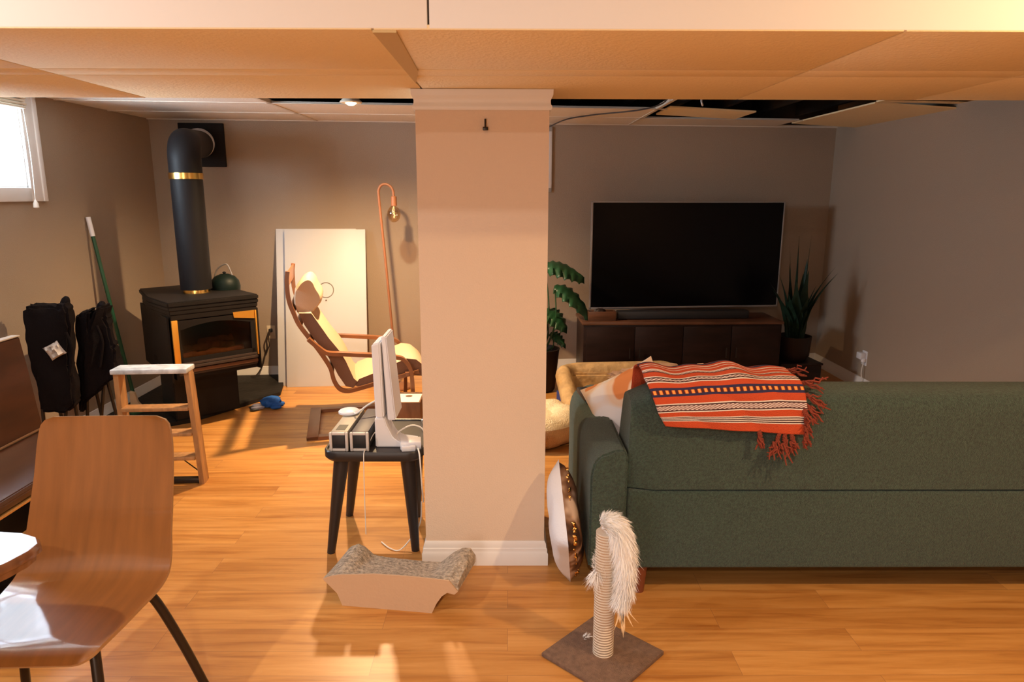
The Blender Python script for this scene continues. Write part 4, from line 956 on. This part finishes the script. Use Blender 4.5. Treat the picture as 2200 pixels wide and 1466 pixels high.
# ------------------------------------------------------------------ dining table and chairs
t = thing('dining_table', 'dark wood dining table with a rounded corner at the left edge', 'table', (-1.95, 1.05, 0))
C0 = Vector((-1.95, 1.05))
pg = [(-1.30, 1.635), (-1.215, 1.625), (-1.165, 1.603), (-1.140, 1.572), (-1.138, 1.535), (-1.150, 1.49), (-1.21, 1.34), (-1.35, .95), (-1.45, .6), (-1.5, .5), (-1.58, .46), (-2.6, .62), (-2.68, .66), (-2.71, .74), (-2.60, 1.58), (-2.54, 1.64), (-2.45, 1.66)]
pl_ = [(x - C0.x, y - C0.y) for x, y in pg]
b = BM(); nP = len(pl_)
rings = [[b.verts.new((x * k, y * k, z)) for x, y in pl_] for k, z in ((.965, .692), (.985, .698), (.987, .712), (1.0, .718), (1.0, .732), (.992, .740), (.5, .740))]
for i in range(len(rings) - 1):
    for k in range(nP): b.faces.new((rings[i][k], rings[i][(k + 1) % nP], rings[i + 1][(k + 1) % nP], rings[i + 1][k]))
b.faces.new(rings[0][::-1]); b.faces.new(rings[-1]); obj('tabletop', b, TABLEW, t)
obj('pedestal', lathe(BM(), [(.22, 0), (.24, .02), (.22, .05), (.06, .10), (.05, .30), (.07, .5), (.06, .66), (.18, .695)]), DKWOOD, t)

def make_chair(label, loc, rz, shell):
    t = thing('dining_chair', label, 'chair', loc, rz)
    path = smoothpath([(0, y, z) for y, z in [(.335, .895), (.318, .82), (.292, .73), (.258, .64), (.225, .56), (.190, .492), (.145, .455), (.08, .442), (0, .4395), (-.09, .4395), (-.16, .4405), (-.200, .436), (-.222, .422)]], 5)
    hw = [.190, .203, .208, .212, .215, .219, .222, .219, .210, .202, .195, .187, .176]
    hws = [v.x for v in smoothpath([(h, 0, 0) for h in hw], 5)]
    n = len(path); m_ = 16; b = BM(); G = {}
    acc = [0]
    for i in range(1, n): acc.append(acc[-1] + (path[i] - path[i - 1]).length)
    for i, p in enumerate(path):
        e0, e1 = acc[i], acc[-1] - acc[i]; w = hws[i]; r_ = .035
        cut = 0
        for e in (e0, e1):
            if e < r_: cut = max(cut, r_ - math.sqrt(max(0, r_ * r_ - (r_ - e) ** 2)))
        w -= cut; tn = (path[min(i + 1, n - 1)] - path[max(i - 1, 0)]).normalized(); nn_ = Vector((0, tn.z, -tn.y)); nn_ = nn_ if nn_.z > 0 or nn_.y < 0 else -nn_
        for j in range(m_ + 1):
            g = -1 + 2 * j / m_; curl = .016 * g * g * (1 if acc[i] < .36 else max(.06, 1 - (acc[i] - .36) / .12))
            for s in (0, 1): G[(i, j, s)] = b.verts.new(Vector((g * w, p.y, p.z)) + nn_ * (curl + (.0055 if s else -.0055)))
    for i in range(n - 1):
        for j in range(m_):
            b.faces.new((G[(i, j, 1)], G[(i, j + 1, 1)], G[(i + 1, j + 1, 1)], G[(i + 1, j, 1)])); b.faces.new((G[(i, j, 0)], G[(i + 1, j, 0)], G[(i + 1, j + 1, 0)], G[(i, j + 1, 0)]))
    for i in range(n - 1):
        for j in (0, m_): f = b.faces.new((G[(i, j, 0)], G[(i, j, 1)], G[(i + 1, j, 1)], G[(i + 1, j, 0)])); f.material_index = 1
    for j in range(m_):
        for i in (0, n - 1): f = b.faces.new((G[(i, j, 0)], G[(i, j + 1, 0)], G[(i, j + 1, 1)], G[(i, j, 1)])); f.material_index = 1
    obj('seat_shell', b, [shell, PLYEDGE], t, smooth=60)
    for sx in (-1, 1):
        obj('leg', tube(BM(), smoothpath([(sx * .10, .06, .418), (sx * .165, .085, .420), (sx * .195, .10, .405), (sx * .24, .15, .22), (sx * .285, .20, .0)], 6), .0135, 12), STEEL, t)
        obj('leg', tube(BM(), smoothpath([(sx * .10, -.10, .422), (sx * .14, -.13, .424), (sx * .155, -.145, .405), (sx * .18, -.19, .2), (sx * .20, -.225, .0)], 6), .0135, 12), STEEL, t)
    obj('under_frame', box(BM(), -.11, .11, -.11, .08, .412, .430, .004), STEEL, t)
    return t
make_chair('curved plywood dining chair in the left foreground, tucked under the table', (-1.235, 1.755, 0), 2, PLY)
t = thing('wooden_bench', 'dark brown wooden bench at the left edge beyond the dining table', 'bench', (-2.05, 2.5, 0))
BWD = mat('bench_wood', (.060, .021, .009), .38, var=.3, vscale=3, stretch=(4, 1, 4), spec=.35)
bo = Vector((-2.05, 2.5)); by0, by1 = 1.82 - 2.5, 3.18 - 2.5
b = BM(); prism(b, [(x + 2.05, z) for x, z in ((-2.262, .922), (-2.240, .75), (-2.226, .60), (-2.212, .478), (-2.24, .478), (-2.258, .60), (-2.272, .75), (-2.292, .922))], by0, by1, 'y', bev=.005); obj('backrest', b, BWD, t)
obj('top_glint', bxo(-2.297 + 2.05, -2.259 + 2.05, by0, by1, .922, .929, .002), mat('window_glint', (.55, .50, .45), .35), t)  # window's reflection along the top edge, built as a pale strip
b = BM(); prism(b, [(x + 2.05, z) for x, z in ((-2.25, .49), (-2.20, .474), (-2.05, .462), (-1.90, .468), (-1.865, .462), (-1.855, .445), (-1.86, .418), (-1.88, .41), (-2.25, .43))], by0, by1, 'y', bev=.004); obj('seat', b, BWD, t)
obj('edge_strip', bxo(-1.872 + 2.05, -1.853 + 2.05, by0, by1, .402, .412, .002), mat('brass_strip', (.60, .34, .12), .3, .5), t)
obj('crease_piping', tube(BM(), [(-2.203 + 2.05, by0, .484), (-2.203 + 2.05, by1, .484)], .006, 8), mat('bench_piping', (.16, .075, .03), .4), t)
obj('back_panel', bxo(-2.24 + 2.05, -2.22 + 2.05, by0 + .03, by1 - .03, .05, .43, .003), PLASTB, t)  # black sheet standing in for the shade below the seat
for y in (by0 + .02, by1 - .06): obj('end_panel', bxo(-2.24 + 2.05, -1.90 + 2.05, y, y + .04, 0, .42, .004), BWD, t)
# things on the floor under the bench
b = BM(); lathe(b, [(.06, 0), (.075, .01), (.085, .10), (.08, .11), (.072, .10), (.06, .02)]); tag(obj('storage_tub', b, DKSTEELM, loc=(-1.76, 2.50, 0)), 'teal plastic tub on the floor in front of the black duffel bag', 'tub')

t = thing('duffel_bag', 'black duffel bag stuffed under the wooden bench', 'bag', (-2.02, 2.44, 0), 88)
obj('body', blob(BM(), (0, 0, .125), (.22, .12, .125), 4, .16, 2.2, 5), BLKFAB, t); obj('strap', tube(BM(), smoothpath([(-.14, -.08, .2), (-.05, -.12, .27), (.06, -.12, .26), (.14, -.08, .2)], 6), .012, 8), BLKFAB, t)

# ------------------------------------------------------------------ step ladder
t = thing('step_ladder', 'small folded wooden step ladder with a paint-stained pale top', 'ladder', (-1.884, 3.63, 0), 4)
TOPZ_, LNY = .645, -.03
def lad(s, z, dy=0): k = z / TOPZ_; return Vector((s * (.195 - .015 * k) - .02 * (1 - k) * 0, LNY * k + dy, z))
for s in (-1, 1):
    b = BM(); P0_, P1_ = lad(s, 0), lad(s, TOPZ_)
    A = [b.verts.new(P0_ + Vector((dx, dy, 0))) for dx, dy in ((-.013, -.03), (.013, -.03), (.013, .03), (-.013, .03))]; B = [b.verts.new(P1_ + Vector((dx, dy, 0))) for dx, dy in ((-.013, -.03), (.013, -.03), (.013, .03), (-.013, .03))]
    b.faces.new(A[::-1]); b.faces.new(B)
    for i in range(4): b.faces.new((A[i], A[(i + 1) % 4], B[(i + 1) % 4], B[i]))
    obj('rail', b, LADW, t)
    b = BM(); tube(b, [lad(s, .0, .05) * 1, lad(s, TOPZ_ - .02, .045)], .011, 8); obj('rear_leg', b, LADW, t)
for z in (.445, .30, .16):
    c = lad(1, z); obj('step', bxo(-c.x + .012, c.x - .012, c.y - .045, c.y + .035, z - .012, z + .008, .003), LADW, t)
    
b = BM(); tube(b, [lad(1, .05) + Vector((-.0, 0, 0)), lad(1, .145) + Vector((-.10, 0, 0))], .0035, 6); tube(b, [lad(-1, .05), lad(-1, .145) + Vector((.10, 0, 0))], .0035, 6); obj('brace', b, STEEL, t)
c = lad(1, TOPZ_); obj('top_cap', bxo(-.194, .194, c.y - .06, c.y + .06, TOPZ_, TOPZ_ + .026, .005), DENIM, t)
obj('foot_bar', bxo(-.195, .195, -.02, .02, .004, .03, .003), STEEL, t)

# ------------------------------------------------------------------ broom with green pole, wooden head
t = thing('push_broom', 'green-handled push broom leaning on the left wall by the ladder', 'broom', (-2.66, 4.62, 0))
a, c = Vector((-2.66, 4.80, .12)), Vector((-2.835, 4.80, 1.41)); o_ = Vector((-2.66, 4.62, 0))
obj('handle', tube(BM(), [a - o_, c - o_], .0125, 12), GREENM, t)
d_ = (c - a).normalized(); obj('grip', tube(BM(), [c - o_ - d_ * .13, c - o_], .0155, 12), PLASTW, t)
TAN = mat('tan_wood', (.66, .46, .27), .6)
b = BM(); prism(b, [(-.025, .04), (.015, .03), (.055, .09), (.03, .12), (.012, .19), (-.022, .20)], -.012, .012, 'y', bev=.003); obj('bracket', b, TAN, t, loc=(a.x - o_.x + .01, a.y - o_.y - .03, -.0))
b = BM(); box(b, -.05, .16, -.05, .05, .03, .05, .005); obj('head', b, mat('broom_green', (.03, .12, .05), .7), t, loc=(a.x - o_.x, a.y - o_.y, 0), rot=(0, 0, R(60)))
b = BM()
for i in range(22):
    for j in range(5):
        x, y = -.045 + i * .0095, -.04 + j * .02; tube(b, [(x, y, .032), (x + rnd.uniform(-.006, .006), y + rnd.uniform(-.01, .01), .0)], .003, 4)
o = obj('bristles', b, mat('bristle_dark', (.03, .07, .03), .8), t, loc=(a.x - o_.x, a.y - o_.y, 0), rot=(0, 0, R(60)))

# ------------------------------------------------------------------ folded camp chairs
def camp(label, loc, rz, poly, legs, seed, white=None):
    t = thing('folded_camp_chair', label, 'camp chair', loc, rz, 'folded camp chairs by the left wall')
    b = BM(); prism(b, poly, -.07, .07, 'y', bev=.016)
    bmesh.ops.triangulate(b, faces=b.faces[:]); bmesh.ops.subdivide_edges(b, edges=b.edges[:], cuts=3, use_grid_fill=True); bmesh.ops.triangulate(b, faces=b.faces[:])
    for v in b.verts:
        p = v.co.copy(); fold = .034 * noise.noise(Vector((p.x * 16 + seed, p.y * 5, p.z * 4))) + .010 * noise.noise(Vector((p.x * 40, p.y * 12, p.z * 9 + seed)))
        v.co.y += fold * (1 if p.y < 0 else -1); v.co.x += .020 * noise.noise(Vector((p.z * 12, p.y * 10, seed)))
    obj('fabric', b, BLKFAB, t, smooth=50)
    for (x0, z0, x1, y) in legs: obj('leg', tube(BM(), [(x0, y * .6, z0), (x1, y, 0)], .0095, 10), STEEL, t)
    xe, ze = max(poly, key=lambda p: p[1])
    obj('arm_end', tube(BM(), smoothpath([(xe - .01, 0, ze - .09), (xe, 0, ze - .02), (xe + .01, .01, ze + .015)], 5), [.026] * 6 + [.024, .022, .018, .014, .008], 10), BLKFAB, t)
    obj('arm_strap', tube(BM(), smoothpath([(poly[6][0] - .02, -.08, .80), (poly[6][0], -.085, .70), (poly[6][0] - .03, -.085, .55)], 5), .009, 8), BLKFAB, t)
    if white:
        b = BM(); pillow(b, .085, .085, .03, 8, M=Matrix.Translation(white) @ Matrix.Rotation(R(90), 4, 'X') @ Matrix.Rotation(R(28), 4, 'Z'), wr=.012); obj('label_patch', b, [mat('grey_patch', (.5, .46, .44), .5)] * 2, t)
    return t
cpA = [(-.09, .944), (-.065, .962), (-.021, .951), (.044, .953), (.066, .941), (.08, .976), (.1, .95), (.11, .912), (.104, .824), (.083, .68), (.079, .601), (.085, .487), (.082, .372), (.048, .323), (-.08, .337), (-.081, .445), (-.097, .588), (-.098, .727), (-.093, .863)]
cpA = [(x * 1.13 + .006, z) for x, z in cpA]
cpB = [(-.063, .876), (-.035, .866), (-.007, .893), (.008, .892), (.009, .82), (.032, .894), (.06, .918), (.104, .916), (.081, .839), (.106, .785), (.098, .669), (.112, .656), (.123, .566), (.135, .505), (.103, .472), (.048, .435), (-.014, .375), (-.069, .338), (-.091, .274), (-.106, .277), (-.10, .508), (-.083, .74)]
camp('folded black camp chair with a pale patch, nearest the left edge', (-2.62, 3.93, 0), 19.3, cpA, [(-.08, .40, -.09, -.04), (-.02, .38, .03, .04), (.04, .36, -.02, -.04), (.07, .38, .08, .04)], 1.2, (.035, -.09, .70))
camp('folded black camp chair, right-hand of the two by the left wall', (-2.50, 4.14, 0), 19.3, cpB, [(-.07, .36, -.10, -.03), (-.03, .40, .0, .04), (.03, .44, -.04, -.04), (.04, .44, .09, .03)], 4.7)

# ------------------------------------------------------------------ blue gloves
t = thing('work_glove', 'blue work glove crumpled on the floor before the stove', 'glove', (-1.78, 5.02, 0), 20)
b = BM(); blob(b, (.01, 0, .042), (.075, .055, .042), 3, .35, 2.2, 4); blob(b, (.05, -.04, .025), (.05, .02, .018), 2, .2, 3, 1); blob(b, (.055, .0, .025), (.055, .02, .02), 2, .2, 3, 6); blob(b, (.04, -.075, .02), (.04, .018, .016), 2, .2, 3, 7); obj('hand', b, BLUE, t)
b = BM(); blob(b, (-.09, -.01, .025), (.045, .022, .018), 2, .2, 3, 3); blob(b, (-.085, -.05, .02), (.05, .016, .014), 2, .2, 3, 8); obj('grip_fingers', b, mat('glove_grey', (.16, .16, .22), .6), t)
b = BM(); blob(b, (-.12, -.02, .018), (.03, .02, .013), 2, .2, 3, 3); blob(b, (-.11, -.06, .012), (.035, .018, .011), 2, .2, 3, 9); obj('cuff', b, PLASTB, t)
